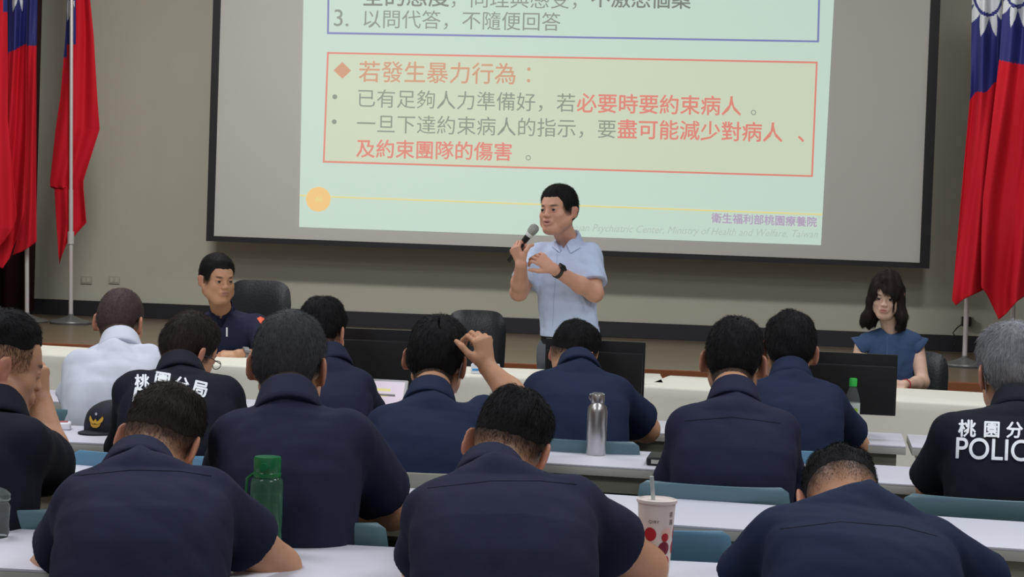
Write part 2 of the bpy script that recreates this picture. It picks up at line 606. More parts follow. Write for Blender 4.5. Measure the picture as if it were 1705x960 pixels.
def make_hair(H, name, parent, m, st='short', stub_pts=None, top=.016, side=.008, back=.010, n=7000, length=.016, width=.0011, front=.0,
              seed=0, noise=.002, bald=None, part=0.0, spike=.22):
    s = H.s
    R = .13 * s
    F = Field(np.array(H.c) - R * 1.25, np.array(H.c) + R * 1.35, .0032 * max(s, .95))
    X, Y, Z = [a.reshape([-1 if i == j else 1 for j in range(3)]) for i, a in enumerate(F.ax)]
    D = (X - H.c[0], Y - H.c[1], Z - H.c[2])
    L = [(H.Rn[0, j] * D[0] + H.Rn[1, j] * D[1] + H.Rn[2, j] * D[2]) / s for j in range(3)]
    L[0] = L[0] / H.w
    sk = H.skull(*L)
    x, y, z = L
    zl = hairline(y, st) + (y > .02) * (.012 * np.exp(-((np.abs(x) - .043) / .016) ** 2) * np.clip((y - .02) / .03, 0, 1)) + .0016 * np.sin(x * 260 + seed) + .001 * np.sin(x * 610)
    up = np.clip((z - .03) / .08, 0, 1)
    bk = np.clip((-y - .02) / .07, 0, 1)
    fr = np.clip((y - .02) / .05, 0, 1)
    t = side * (1 - bk) + back * bk
    t = t * (1 - up) + top * up + front * fr * up
    if part:
        t = t * (1 - .55 * np.exp(-((x - part) / .006) ** 2) * (y > -.02) * up)
    if bald is not None:
        bx, by, bz, br = bald
        q = np.exp(-(((x - bx - .010 * np.sin(z * 90)) / (br * .42)) ** 2 + ((y - by) / br) ** 2 + ((z - bz) / br) ** 2)) * (.85 + .3 * np.sin(x * 400 + z * 300))
        t = t * (1 - .93 * q) - .004 * np.clip((q - .45) / .3, 0, 1)
    ramp = np.clip((z - zl) / .055, 0, 1)
    t = .0006 + t * (1 - (1 - ramp) ** 1.8)
    rr = np.random.default_rng(seed)
    for i in range(6):
        kx, ky, kz = rr.normal(size=3) * (70, 45, 45)
        t = t + noise * .4 * np.sin(kx * x + ky * y + kz * z + rr.uniform(0, 6)) * ramp
    d = np.maximum(sk - t, (zl - z) * .8)
    d = np.maximum(d, y - .098)
    # clear the ears
    for q in (-1, 1):
        er = .0245 - np.sqrt(((x - q * .088) / 1.0) ** 2 + ((y + .008) * .9) ** 2 + ((z + .006) * .75) ** 2)
        d = np.maximum(d, er)
    F.d[:] = (d * s).astype(np.float32)
    verts, quads = F.mesh()
    me0 = np_mesh('hairtmp', verts, [quads])
    nv = len(verts)
    nrm = np.zeros(nv * 3, np.float32)
    me0.vertices.foreach_get('normal', nrm)
    nrm = nrm.reshape(-1, 3)
    bpy.data.meshes.remove(me0)
    lv = H.local(verts)
    # strands
    keep = np.nonzero((H.skull(lv[:, 0], lv[:, 1], lv[:, 2]) > .0003))[0]
    if len(keep) < 50:
        keep = np.arange(nv)
    pick = rr.choice(keep, n)
    p = verts[pick] + rr.normal(size=(n, 3)) * .0015
    nn = nrm[pick]
    lp = lv[pick]
    crown = np.array((0.008, -.05, .125))
    fl = lp - crown
    fl[:, 1] += .4 * np.where(lp[:, 1] > .0, .06, 0)
    fl = fl * np.array((H.w, 1, 1)) @ H.Rn.T
    fl -= nn * (fl * nn).sum(1)[:, None]
    fl /= np.linalg.norm(fl, axis=1)[:, None] + 1e-9
    zlv = hairline(lp[:, 1], st)
    rampv = np.clip((lp[:, 2] - zlv) / .04, .12, 1)
    if bald is not None:
        q = np.exp(-(((lp - np.array(bald[:3])) / bald[3]) ** 2).sum(1))
        rampv = rampv * (1 - .8 * q)
    ln = (length * s * rampv * rr.uniform(.5, 1.15, n))[:, None]
    jit = rr.normal(size=(n, 3)) * .2
    dirv = fl + nn * spike + jit
    dirv /= np.linalg.norm(dirv, axis=1)[:, None]
    dir2 = fl + nn * (spike - .3) + jit
    dir2 /= np.linalg.norm(dir2, axis=1)[:, None]
    sd = np.cross(dirv, nn + rr.normal(size=(n, 3)) * .5)
    sd /= np.linalg.norm(sd, axis=1)[:, None] + 1e-9
    w = width * .5
    p0 = p - dirv * .001
    p1 = p0 + dirv * ln * .55
    p2 = p1 + dir2 * ln * .55
    S = np.stack([p0 - sd * w, p0 + sd * w, p1 + sd * w * .8, p1 - sd * w * .8, p2], 1).reshape(-1, 3)
    b = nv + np.arange(n) * 5
    q4 = np.stack([b, b + 1, b + 2, b + 3], 1)
    q3 = np.stack([b + 3, b + 2, b + 4], 1)
    allv, Q4, Q3 = [verts, S], [quads, q4], [q3]
    if stub_pts is not None and len(stub_pts[0]) > 50:
        bp, bn, bw = stub_pts
        n2 = 8000
        pk = rr.choice(len(bp), n2, p=bw / bw.sum())
        p = bp[pk] + rr.normal(size=(n2, 3)) * .0012
        nn = bn[pk]
        dn = np.tile(np.array([0, 0, -1.0]), (n2, 1)) + rr.normal(size=(n2, 3)) * .25
        dn -= nn * (dn * nn).sum(1)[:, None]
        dn = dn / (np.linalg.norm(dn, axis=1)[:, None] + 1e-9) + nn * .25
        ln = (.0025 + .0075 * (bw[pk] / bw.max()) ** 1.5)[:, None]
        sd = np.cross(dn, nn)
        sd /= np.linalg.norm(sd, axis=1)[:, None] + 1e-9
        w = .00025
        S2 = np.stack([p - sd * w, p + sd * w, p + dn * ln * .5 + sd * w, p + dn * ln * .5 - sd * w, p + dn * ln], 1).reshape(-1, 3)
        b = nv + n * 5 + np.arange(n2) * 5
        allv.append(S2)
        Q4.append(np.stack([b, b + 1, b + 2, b + 3], 1))
        Q3.append(np.stack([b + 3, b + 2, b + 4], 1))
    me = np_mesh(name, np.concatenate(allv), Q4 + Q3)
    return link(name, me, m, parent, True)


def hair_mat(name, c, rough=.55):
    return mat(name, c, .72, noise=.35, nscale=90, spec=.22)


# ------------------------------------------------------------------ hands
def frame(d, nrm):
    d = V(d).normalized()
    n = V(nrm)
    n = (n - d * n.dot(d)).normalized()
    return d, n, d.cross(n)      # along, palm-back normal, side


def add_hand(F, wrist, d, back, curl=(30, 35, 30), thumb_side=1, sc=1.0, spread=1.0, thumb=(25, 20), per=None):
    """hand from the wrist along d; back = direction of the back of the hand; curl towards the palm; thumb_side +1/-1 along d x back"""
    d, n, sdv = frame(d, back)
    wrist = V(wrist)
    sdv = sdv * thumb_side
    W = lambda a, b, c: wrist + (d * a + sdv * b + n * c) * sc
    F.econe(W(0, 0, 0), W(.085, .002, 0), (.026 * sc, .019 * sc), (.040 * sc, .014 * sc), sdv, .012)
    F.ell(W(.035, .022, -.008), .017 * sc, None, .014)
    names = []
    for i, (off, L, r) in enumerate(((.029, .072, .0088), (.0095, .080, .0092), (-.0105, .074, .0088), (-.0295, .058, .0078))):
        base = W(.084 - abs(i - 1) * .004, off, .001)
        ang = 0
        cur = base
        fan = (1 - i) * .06 * spread
        cl = curl if per is None else per[i]
        dd = d
        for j, (fr, c) in enumerate(zip((.44, .31, .25), cl)):
            ang += math.radians(c)
            dirv = (d * math.cos(ang) - n * math.sin(ang) + sdv * fan).normalized()
            nxt = cur + dirv * L * fr * sc * 1.12
            F.cone(cur, nxt, (r - .0006 * j) * sc, (r - .0006 * (j + 1)) * sc, .003)
            cur = nxt
        names.append(cur)
    t0 = W(.022, .026, -.006)
    a1, a2 = math.radians(thumb[0]), math.radians(thumb[1])
    t1 = t0 + (d * .75 + sdv * .65 - n * .25).normalized() * .038 * sc
    t2 = t1 + (d * math.cos(a1) + sdv * (.35) - n * math.sin(a1)).normalized() * .031 * sc
    t3 = t2 + (d * math.cos(a1 + a2) + sdv * .1 - n * math.sin(a1 + a2)).normalized() * .024 * sc
    F.cone(t0, t1, .013 * sc, .011 * sc, .008)
    F.cone(t1, t2, .0105 * sc, .0098 * sc, .003)
    F.cone(t2, t3, .0098 * sc, .0075 * sc, .003)
    return names


# ------------------------------------------------------------------ the setting
WALL_Y = atz(1040, 562, 0.65).y
STAGE_Y = atz(1071, 613, 0.65).y
print('wall', WALL_Y, 'stage', STAGE_Y)
m_wall = mat('wall_paint', lin((184, 182, 168)), .85, noise=.03, nscale=3, bump=.05, bscale=200)
m_floor = mat('floor_tile', lin((120, 112, 100)), .45, noise=.1, nscale=8)
m_stage = mat('stage_wood', lin((112, 98, 80)), .3, noise=.18, nscale=6, stretch=(1, 8, 8))
m_stage_lip = mat('stage_lip_wood', lin((140, 84, 54)), .3, noise=.2, nscale=5, stretch=(1, 10, 10))
m_base = mat('baseboard_black', lin((38, 38, 44)), .4)
m_ceil = mat('ceiling_paint', lin((215, 215, 212)), .9, noise=.02)


def slab(name, c, s, m, bev=0.0):
    bm = bmesh.new()
    box(bm, c, s, bev)
    o = bm_obj(name, bm, m, smooth=False)
    return tag(o, kind='structure')


slab('wall_front', (0, WALL_Y + .1, 2.1), (13, .2, 4.4), m_wall)
slab('wall_left', (-6.3, WALL_Y / 2 - 2, 2.1), (.2, WALL_Y + 4.2, 4.4), m_wall)
slab('wall_right', (6.3, WALL_Y / 2 - 2, 2.1), (.2, WALL_Y + 4.2, 4.4), m_wall)
slab('floor', (0, WALL_Y / 2 - 2, -.05), (13, WALL_Y + 4.4, .1), m_floor)
slab('ceiling', (0, WALL_Y / 2 - 2, 4.25), (13, WALL_Y + 4.4, .1), m_ceil)
slab('floor_stage', (0, (WALL_Y + STAGE_Y) / 2, .325), (12.4, WALL_Y - STAGE_Y, .65), m_stage)
slab('trim_1', (0, STAGE_Y - .012, .57), (12.4, .04, .162), m_stage_lip, .006)
slab('trim_2', (0, STAGE_Y - .02, .44), (12.4, .04, .02), m_base)
slab('baseboard_front', (0, WALL_Y - .012, .65 + .062), (12.4, .024, .124), m_base, .004)

# ------------------------------------------------------------------ projection screen
SY = WALL_Y - .42
m_black = mat('screen_border_black', lin((28, 28, 33)), .6)
m_fab = mat('screen_fabric', lin((192, 191, 186)), .8, bump=.02, bscale=300)


def quad_panel(name, pts, y, thick, m, parent):
    bm = bmesh.new()
    a = [aty(px, py, y) for px, py in pts]
    v1 = [bm.verts.new(p) for p in a]
    v2 = [bm.verts.new(p + V((0, thick, 0))) for p in a]
    bm.faces.new(v1)
    bm.faces.new(v2[::-1])
    n = len(a)
    for i in range(n):
        bm.faces.new((v1[i], v1[(i + 1) % n], v2[(i + 1) % n], v2[i]))
    return bm_obj(name, bm, m, parent, smooth=False, world=True)


tl, bl, br = aty(355, 0, SY), aty(343.6, 401, SY), aty(1549.5, 447, SY)
zb = (bl.z + br.z) / 2
x0, x1 = aty(349, 200, SY).x, aty(1557, 220, SY).x
print('screen', bl, br, tl, x0, x1, aty(1565, 0, SY))
ztop = 3.62
scr = thing('projection_screen', 'large grey projection screen with black border showing the pale green slide on the front wall', 'projection screen', ((x0 + x1) / 2, SY, zb))
ib = .052
bm = bmesh.new()
ZB = lambda x: bl.z + (br.z - bl.z) * (x - bl.x) / (br.x - bl.x)
for (ax, az), (bx, bz) in (((x0, 'b'), (x1, 'b')),):
    pass
cl = [V((x0, SY, ZB(x0))), V((x1, SY, ZB(x1))), V((x1, SY, ztop)), V((x0, SY, ztop))]
ci = [V((x0 + ib * 1.15, SY, ZB(x0) + ib * .8)), V((x1 - ib * 1.4, SY, ZB(x1) + ib * .8)), V((x1 - ib * 1.4, SY, ztop - .1)), V((x0 + ib * 1.15, SY, ztop - .1))]
th = V((0, .02, 0))
vo = [bm.verts.new(p) for p in cl]; vi = [bm.verts.new(p) for p in ci]
vo2 = [bm.verts.new(p + th) for p in cl]; vi2 = [bm.verts.new(p + th) for p in ci]
for i in range(4):
    j = (i + 1) % 4
    bm.faces.new((vo[i], vo[j], vi[j], vi[i]))
    bm.faces.new((vo2[i], vi2[i], vi2[j], vo2[j]))
    bm.faces.new((vo[i], vo2[i], vo2[j], vo[j]))
    bm.faces.new((vi[i], vi[j], vi2[j], vi2[i]))
bm_obj('border', bm, m_black, scr, smooth=False, world=True)
bm = bmesh.new()
v = [bm.verts.new(p + V((0, .008, 0))) for p in ci]; v2 = [bm.verts.new(p + V((0, .016, 0))) for p in ci]
bm.faces.new(v); bm.faces.new(v2[::-1])
for i in range(4):
    bm.faces.new((v[i], v[(i + 1) % 4], v2[(i + 1) % 4], v2[i]))
bm_obj('fabric', bm, m_fab, scr, smooth=False, world=True)
bm = bmesh.new()
tube(bm, [(x0 - .05, SY + .02, ztop + .03), (x1 + .05, SY + .02, ztop + .03)], .06, 16)
for xx in (x0 + .4, x1 - .4):
    box(bm, (xx, SY + .15, ztop + .04), (.06, .3, .05))
bm_obj('roller_housing', bm, m_black, scr, world=True)


def emis(name, rgb, k=1.0, noise=0.0):
    """light thrown on the screen by the projector"""
    c = lin(rgb)
    return mat(name, tuple(x * .5 for x in lin((192, 191, 186))), .8, emit=(c, k))


SK = .80
m_slide = emis('slide_mint', (186, 213, 198), SK)
m_boxfill = emis('slide_box_yellow', (194, 208, 178), SK)
m_blue = emis('slide_blue', (72, 84, 170), SK)
m_red = emis('slide_red', (216, 96, 78), SK)
m_org = emis('slide_orange', (196, 128, 84), SK)
m_gry = emis('slide_text_grey', (98, 116, 100), SK)
m_dgry = emis('slide_text_dark', (70, 86, 74), SK)
m_yel = emis('slide_yellow', (222, 210, 120), SK)
m_cir = emis('slide_circle', (240, 190, 96), SK)
m_pur = emis('slide_purple', (164, 138, 178), SK)
m_pale = emis('slide_pale_script', (166, 184, 172), SK)
sy = SY + .004
slide = quad_panel('slide', [(509, -190), (498, 378), (1367, 408), (1399, -190)], sy, .002, m_slide, scr)


def strip(name, a, b, w, m, y):
    d = V((b[0] - a[0], b[1] - a[1])).normalized() * w / 2
    n = V((-d.y, d.x))
    return quad_panel(name, [(a[0] - d.x + n.x, a[1] - d.y + n.y), (b[0] + d.x + n.x, b[1] + d.y + n.y),
                             (b[0] + d.x - n.x, b[1] + d.y - n.y), (a[0] - d.x - n.x, a[1] - d.y - n.y)], y, .001, m, slide)


def loop_frame(name, pts, w, m, y):
    cx, cy = sum(p[0] for p in pts) / 4, sum(p[1] for p in pts) / 4
    bm = bmesh.new()
    o, i_ = [], []
    for p in pts:
        sx, sy_ = (1 if p[0] > cx else -1), (1 if p[1] > cy else -1)
        o.append(bm.verts.new(aty(p[0] + sx * w / 2, p[1] + sy_ * w / 2, y)))
        i_.append(bm.verts.new(aty(p[0] - sx * w / 2, p[1] - sy_ * w / 2, y)))
    for k in range(4):
        bm.faces.new((o[k], o[(k + 1) % 4], i_[(k + 1) % 4], i_[k]))
    return bm_obj(name, bm, m, slide, smooth=False, world=True)


loop_frame('blue_box', [(549, -160), (546, 55), (1362, 69), (1368, -160)], 3.2, m_blue, sy - .002)
quad_panel('box_fill', [(546, 88), (539, 269), (1352, 293), (1360, 104)], sy - .001, .001, m_boxfill, slide)
loop_frame('red_box', [(546, 88), (539, 269), (1352, 293), (1360, 104)], 3.0, m_red, sy - .002)
strip('yellow_line', (550, 327.5), (1368, 357), 2.6, m_yel, sy - .002)
strip('yellow_line', (500, 325), (511, 325.8), 2.6, m_yel, sy - .002)
quad_panel('diamond', [(570, 103), (555.5, 117), (570, 131), (584.5, 117.5)], sy - .002, .001, m_org, slide)
disc = lambda nm, cx, cy, r, m: quad_panel(nm, [(cx + r * math.cos(-a * PI / 18), cy + r * math.sin(-a * PI / 18)) for a in range(36)], sy - .0025, .001, m, slide)
disc('page_circle', 530, 331.5, 20.5, m_cir)
disc('bullet', 557.5, 161, 4, m_gry)
disc('bullet', 556.5, 202.5, 4, m_gry)


def embolden(vs, fs, b):
    if not b: return vs, fs, np.zeros(len(vs))
    off = [(0, 0), (b, 0), (-b, 0), (0, b), (0, -b)]
    n = len(vs)
    return (np.concatenate([vs + np.array(o) for o in off]), np.concatenate([fs + n * i for i in range(5)]),
            np.concatenate([np.full(n, .00004 * i) for i in range(5)]))


def slide_text(s, x0_, x1_, y0_, y1_, m, bold=0.0, shear=0.0, name='lettering', hs=1.0):
    vs, fs = text_geo(s, 0, shear)
    if not len(vs): return
    vs, fs, zo = embolden(vs, fs, bold)
    mn, mx = vs[:, 0].min(), vs[:, 0].max()
    S = (x1_ - x0_) / (mx - mn)
    W = []
    for q, dz in zip(vs, zo):
        t = (q[0] - mn) / (mx - mn)
        up = q[1] * S * hs
        W.append(aty(x0_ + t * (x1_ - x0_) + up * .025, y0_ + t * (y1_ - y0_) - up, sy - .003 - dz))
    me = np_mesh(name, np.array(W), [fs], False)
    link(name, me, m, slide, True)


slide_text('全的態度', 603, 748, 7, 8, m_dgry, .012)
slide_text('，同理與感受，', 752, 960, 9.5, 12, m_gry)
slide_text('不激怒個案', 984, 1150, 9, 12, m_dgry, .012)
slide_text('3.', 556, 580, 43, 43.5, m_gry)
slide_text('以問代答，不隨便回答', 605, 933, 43.5, 49, m_gry)
slide_text('若發生暴力行為', 597, 858, 133, 137, m_org, .008)
slide_text('：', 877, 883, 137, 137.3, m_org)
slide_text('已有足夠人力準備好，若', 596, 957, 175.5, 184, m_gry)
slide_text('必要時要約束病人', 960, 1234, 184, 189.5, m_red, .014)
slide_text('。', 1250, 1259, 189.5, 190, m_gry)
slide_text('一旦下達約束病人的指示，要', 594, 1025, 217.5, 227.5, m_gry)
slide_text('盡可能減少對病人', 1028, 1303, 227.5, 233.5, m_red, .014)
slide_text('、', 1328, 1339, 234, 234, m_red, .01)
slide_text('及約束團隊的傷害', 593, 852, 259, 265, m_red, .014)
slide_text('。', 875, 884, 265, 265.3, m_gry)
slide_text('衛生福利部桃園療養院', 1184, 1360, 369, 376, m_pur, .022)
slide_text('Taoyuan Psychiatric Center, Ministry of Health and Welfare, Taiwan', 930, 1362, 383, 395.5, m_pale, .004, .35, hs=1.1)
slide_text('46', 524, 537, 336, 336.4, m_yel)
# ------------------------------------------------------------------ END OF SETTING

# ------------------------------------------------------------------ desks of the audience
m_lam = mat('desk_laminate', lin((218, 218, 230)), .4, noise=.02, nscale=2)
m_edge = mat('desk_edge', lin((190, 190, 182)), .5)
m_steel = mat('desk_steel', lin((150, 150, 134)), .45, noise=.05)
m_shelf = mat('desk_shelf', lin((120, 112, 98)), .6)
DZ = .74


def desk(pa, pb, label, depth=.42, gap=.008):
    """pa, pb: picture points of the back edge's two ends; the desk stands on the floor under them"""
    a, b = atz(*pa, DZ), atz(*pb, DZ)
    d = (b - a); L = d.length - gap; d = d.normalized()
    rz = math.atan2(d.y, d.x)
    mid = (a + b) / 2
    n = V((-d.y, d.x, 0))
    c = mid - n * depth / 2
    t = thing('classroom_desk', label, 'desk', (c.x, c.y, 0), rz, 'white classroom desks in rows')
    bm = bmesh.new(); box(bm, (0, 0, DZ - .003), (L, depth, .006), .002)
    bm_obj('desktop', bm, m_lam, t)
    bm = bmesh.new(); box(bm, (0, 0, DZ - .018), (L, depth, .024), .003)
    bm_obj('edge_band', bm, m_edge, t)
    bm = bmesh.new()
    for yy in (-depth / 2 + .035, depth / 2 - .035):
        box(bm, (0, yy, DZ - .056), (L - .06, .03, .05), .003)
    for xx in (-L / 2 + .045, L / 2 - .045):
        box(bm, (xx, 0, DZ - .056), (.03, depth - .07, .05), .003)
    bm_obj('frame', bm, m_steel, t)
    bm = bmesh.new(); box(bm, (0, .06, DZ - .15), (L - .1, depth - .18, .012), .002)
    for xx in (-L / 2 + .2, L / 2 - .2, 0):
        box(bm, (xx, .06, DZ - .11), (.012, .2, .07))
    bm_obj('under_shelf', bm, m_shelf, t)
    for sx in (-1, 1):
        for sy_ in (-1, 1):
            bm = bmesh.new()
            box(bm, (sx * (L / 2 - .05), sy_ * (depth / 2 - .045), (DZ - .08) / 2), (.035, .03, DZ - .08), .004)
            bm_obj('leg', bm, m_steel, t)
        bm = bmesh.new()
        box(bm, (sx * (L / 2 - .05), 0, .15), (.025, depth - .1, .025), .003)
        bm_obj('stretcher', bm, m_steel, t)
    return t


DESKS = {
    'A1': ((-960, 832), (484, 901.6), 'white desk nearest the camera with a clear bottle at its far left'),
    'A2': ((486, 901.7), (1700, 960.5), 'white desk nearest the camera that carries the cup with red circles'),
    'B1': ((-720, 726), (422, 783), 'white desk under the elbow of the man holding his face, second row'),
    'B2': ((428, 783), (1500, 854.5), 'white desk in the second row, empty stretch behind the cup with red circles'),
    'B3': ((1504, 854.8), (2500, 921), 'white desk in the second row at the right edge, before the POLICE back'),
    'C1': ((-120, 698), (846, 738), 'white desk with the black cap on it, third row'),
    'C2': ((850, 738), (1860, 796.5), 'white desk carrying the silver metal bottle, third row'),
    'D1': ((-90, 640), (686, 677.5), 'white desk in the fourth row before the man in the white shirt'),
    'D2': ((690, 678), (1503, 721.5), 'white desk in the fourth row carrying the green capped water bottle'),
    'D3': ((1508, 722), (2260, 762), 'white desk in the fourth row left of the grey haired man with POLICE back'),
}
for k, (pa, pb, lb) in DESKS.items():
    desk(pa, pb, lb)

# ------------------------------------------------------------------ tables with cloths in front of the stage
m_cloth = mat('table_cloth', lin((236, 234, 221)), .85, noise=.03, nscale=4, bump=.06, bscale=25)
m_wood = mat('table_wood', lin((150, 120, 90)), .5)
m_met = mat('grey_metal', lin((150, 150, 155)), .35, metal=.8)


def draped(pa, pb, label, lc, depth=.62, seed=0):
    a, b = atz(*pa, .74), atz(*pb, .74)
    d = b - a; L = d.length - .01; d = d.normalized(); n = V((-d.y, d.x, 0))
    c = (a + b) / 2 - n * depth / 2
    rz = math.atan2(d.y, d.x)
    t = thing('conference_table', label, 'table', (c.x, c.y, 0), rz, 'tables under cream cloths')
    bm = bmesh.new(); box(bm, (0, 0, .72), (L - .03, depth - .03, .03), .004); bm_obj('tabletop', bm, m_wood, t)
    for sx in (-1, 1):
        for sy_ in (-1, 1):
            bm = bmesh.new(); tube(bm, [(sx * (L / 2 - .08), sy_ * (depth / 2 - .07), 0), (sx * (L / 2 - .08), sy_ * (depth / 2 - .07), .706)], .018); bm_obj('leg', bm, m_met, t)
    # cloth: a closed perimeter of folds hanging from the top
    r = random.Random(seed)
    hx, hy = L / 2, depth / 2
    per = []
    N1, N2 = 90, 34
    for i in range(N1): per.append((-hx + 2 * hx * i / N1, -hy, 0, -1))
    for i in range(N2): per.append((hx, -hy + 2 * hy * i / N2, 1, 0))
    for i in range(N1): per.append((hx - 2 * hx * i / N1, hy, 0, 1))
    for i in range(N2): per.append((-hx, hy - 2 * hy * i / N2, -1, 0))
    bm = bmesh.new()
    ph = [r.uniform(0, 6) for _ in range(4)]
    rows = []
    levels = [(.745, -.012), (.743, -.003), (.735, .001), (.70, .002), (.6, .005), (.45, .009), (.3, .013), (.12, .017), (.05, .019)]
    for z, o in levels:
        ring = []
        for i, (x, y, nx, ny) in enumerate(per):
            s = i * .35
            w = max(0, .735 - z) * .03 * (math.sin(s * .9 + ph[0]) + .6 * math.sin(s * .37 + ph[1] + z * 2) + .4 * math.sin(s * 1.9 + ph[2]))
            zz = max(z, .60) if ny > 0 or (nx and y > hy * .2) else z
            q = o + max(w, -.008) * (.35 if nx else 1) * (.55 if nx else 1)
            if nx: q = min(q, .004)
            ring.append(bm.verts.new((x + nx * q, y + ny * q, zz if z < .6 else z)))
        rows.append(ring)
    n_ = len(per)
    for i in range(len(rows) - 1):
        for k in range(n_):
            bm.faces.new((rows[i][k], rows[i][(k + 1) % n_], rows[i + 1][(k + 1) % n_], rows[i + 1][k]))
    bm.faces.new(rows[0])
    o = bm_obj('tablecloth', bm, m_cloth, None, angle=.9)
    o.location = (c.x, c.y, 0); o.rotation_euler = (0, 0, rz)
    md = o.modifiers.new('t', 'SOLIDIFY'); md.thickness = .002; md.offset = 1
    tag(o, lc, 'tablecloth', 'cream tablecloths')


draped((50, 575), (545, 603), 'table at the left under a cream cloth, man in navy sits behind it', 'cream cloth on the table before the seated man in navy', .58, 1)
draped((548, 603), (1101, 624), 'middle table under a cream cloth in front of the standing speaker', 'cream cloth on the middle table holding the tissue pack', .58, 2)
draped((1112, 626.5), (1760, 662), 'table at the right under a cream cloth, woman in denim sits behind it', 'cream cloth on the table before the woman in denim', .72, 3)

# ------------------------------------------------------------------ chairs of the audience
m_teal = mat('chair_plastic_teal', lin((92, 122, 132)), .35, noise=.04, nscale=5)
m_blue_pl = mat('chair_plastic_blue', lin((96, 140, 168)), .35, noise=.04, nscale=5)
m_greyp = mat('chair_plastic_grey', lin((150, 152, 138)), .4)
m_chrome = mat('chair_steel', lin((150, 152, 155)), .25, metal=.9)


def plastic_chair(px, py, d, label, m=m_teal, rz=0.0, w=.40, ztop=.78, back=.235, group='plastic classroom chairs'):
    """px,py,d: middle of the top edge of the back"""
    p = at(px, py, d)
    ca, sa = math.cos(rz), math.sin(rz)
    o = V((p.x - sa * back, p.y + ca * back, 0))
    t = thing('plastic_chair', label, 'chair', o, rz, group)
    prof = [(.20, .425, .40), (.19, .438, .40), (.12, .440, .41), (0, .432, .42), (-.10, .432, .41), (-.165, .450, .39), (-.192, .49, .38), (-.205, .56, .385), (-.218, .64, .395), (-.230, .72, .40), (-.235, ztop - .012, .385), (-.236, ztop, .345)]
    bm = bmesh.new()
    rows = []
    for i, (y, z, ww) in enumerate(prof):
        row = []
        up = 1 if z > .5 else 0
        for j in range(15):
            u = -1 + 2 * j / 14
            x = u * ww * w / .4 / 2
            yy = y + up * .035 * u * u
            zz = z + (1 - up) * .018 * abs(u) ** 4
            row.append(bm.verts.new((x, yy, zz)))
        rows.append(row)
    for i in range(len(rows) - 1):
        for j in range(14):
            bm.faces.new((rows[i][j], rows[i][j + 1], rows[i + 1][j + 1], rows[i + 1][j]))
    o = bm_obj('seat_shell', bm, m, t)
    md = o.modifiers.new('s', 'SOLIDIFY'); md.thickness = .008; md.offset = 0
    md = o.modifiers.new('v', 'BEVEL'); md.width = .002; md.segments = 2; md.limit_method = 'ANGLE'
    for sx in (-1, 1):
        for sy_, yf in ((1, .17), (-1, -.15)):
            bm = bmesh.new()
            tube(bm, [(sx * .15, yf * .8, .425), (sx * .165, yf, .40), (sx * .19, yf + sy_ * .05, 0)], .010, 8)
            bm_obj('leg', bm, m_chrome, t)
    bm = bmesh.new()
    for sx in (-1, 1):
        tube(bm, [(sx * .155, .15, .415), (sx * .155, -.14, .415)], .009, 8)
    tube(bm, [(-.155, 0, .415), (.155, 0, .415)], .009, 8)
    bm_obj('seat_frame', bm, m_chrome, t)
    return t


plastic_chair(172, 686, 5.76, 'blue grey plastic chair of the man in the white shirt', m_teal, .05)
plastic_chair(240, 752, 4.72, 'blue plastic chair behind the man with printed vest and the cap', m_blue_pl, .02, .44)
plastic_chair(560, 703, 5.72, 'blue plastic chair of the man facing the tablet', m_blue_pl, .02)
plastic_chair(672, 779, 4.55, 'light grey plastic chair of the man scratching his head', m_greyp, -.02, .42)
plastic_chair(960, 723, 5.42, 'teal plastic chair beside the silver bottle, under the bent man', m_teal, -.04, .40)
plastic_chair(1188, 797, 4.50, 'teal plastic chair of the upright man left of the bent man', m_teal, -.06, .40)
plastic_chair(1318, 741, 5.35, 'blue plastic chair of the man with folded arms', m_blue_pl, -.04)
plastic_chair(1650, 822, 4.42, 'teal plastic chair of the grey haired man with POLICE on his back', m_teal, -.06, .44)
plastic_chair(490, 862, 3.72, 'teal plastic chair right behind the green bottle', m_teal, .04, .40)
plastic_chair(1068, 862, 3.78, 'empty blue plastic chair behind the cup with red circles', m_blue_pl, -.02, .40)
plastic_chair(-40, 830, 3.72, 'teal plastic chair of the man holding his face', m_teal, .25, .40)
plastic_chair(270, 1010, 2.92, 'teal plastic chair of the man beside the green bottle', m_teal, .02, .40)
plastic_chair(840, 1035, 2.92, 'teal plastic chair of the man beside the cup with red circles', m_teal, -.03, .40)
plastic_chair(1420, 1065, 2.86, 'teal plastic chair of the man with his head bent right down', m_teal, -.05, .40)

# ------------------------------------------------------------------ office chairs
m_leather = mat('black_leather', lin((34, 37, 42)), .38, bump=.15, bscale=90)
m_shellb = mat('black_plastic', lin((18, 18, 20)), .45)


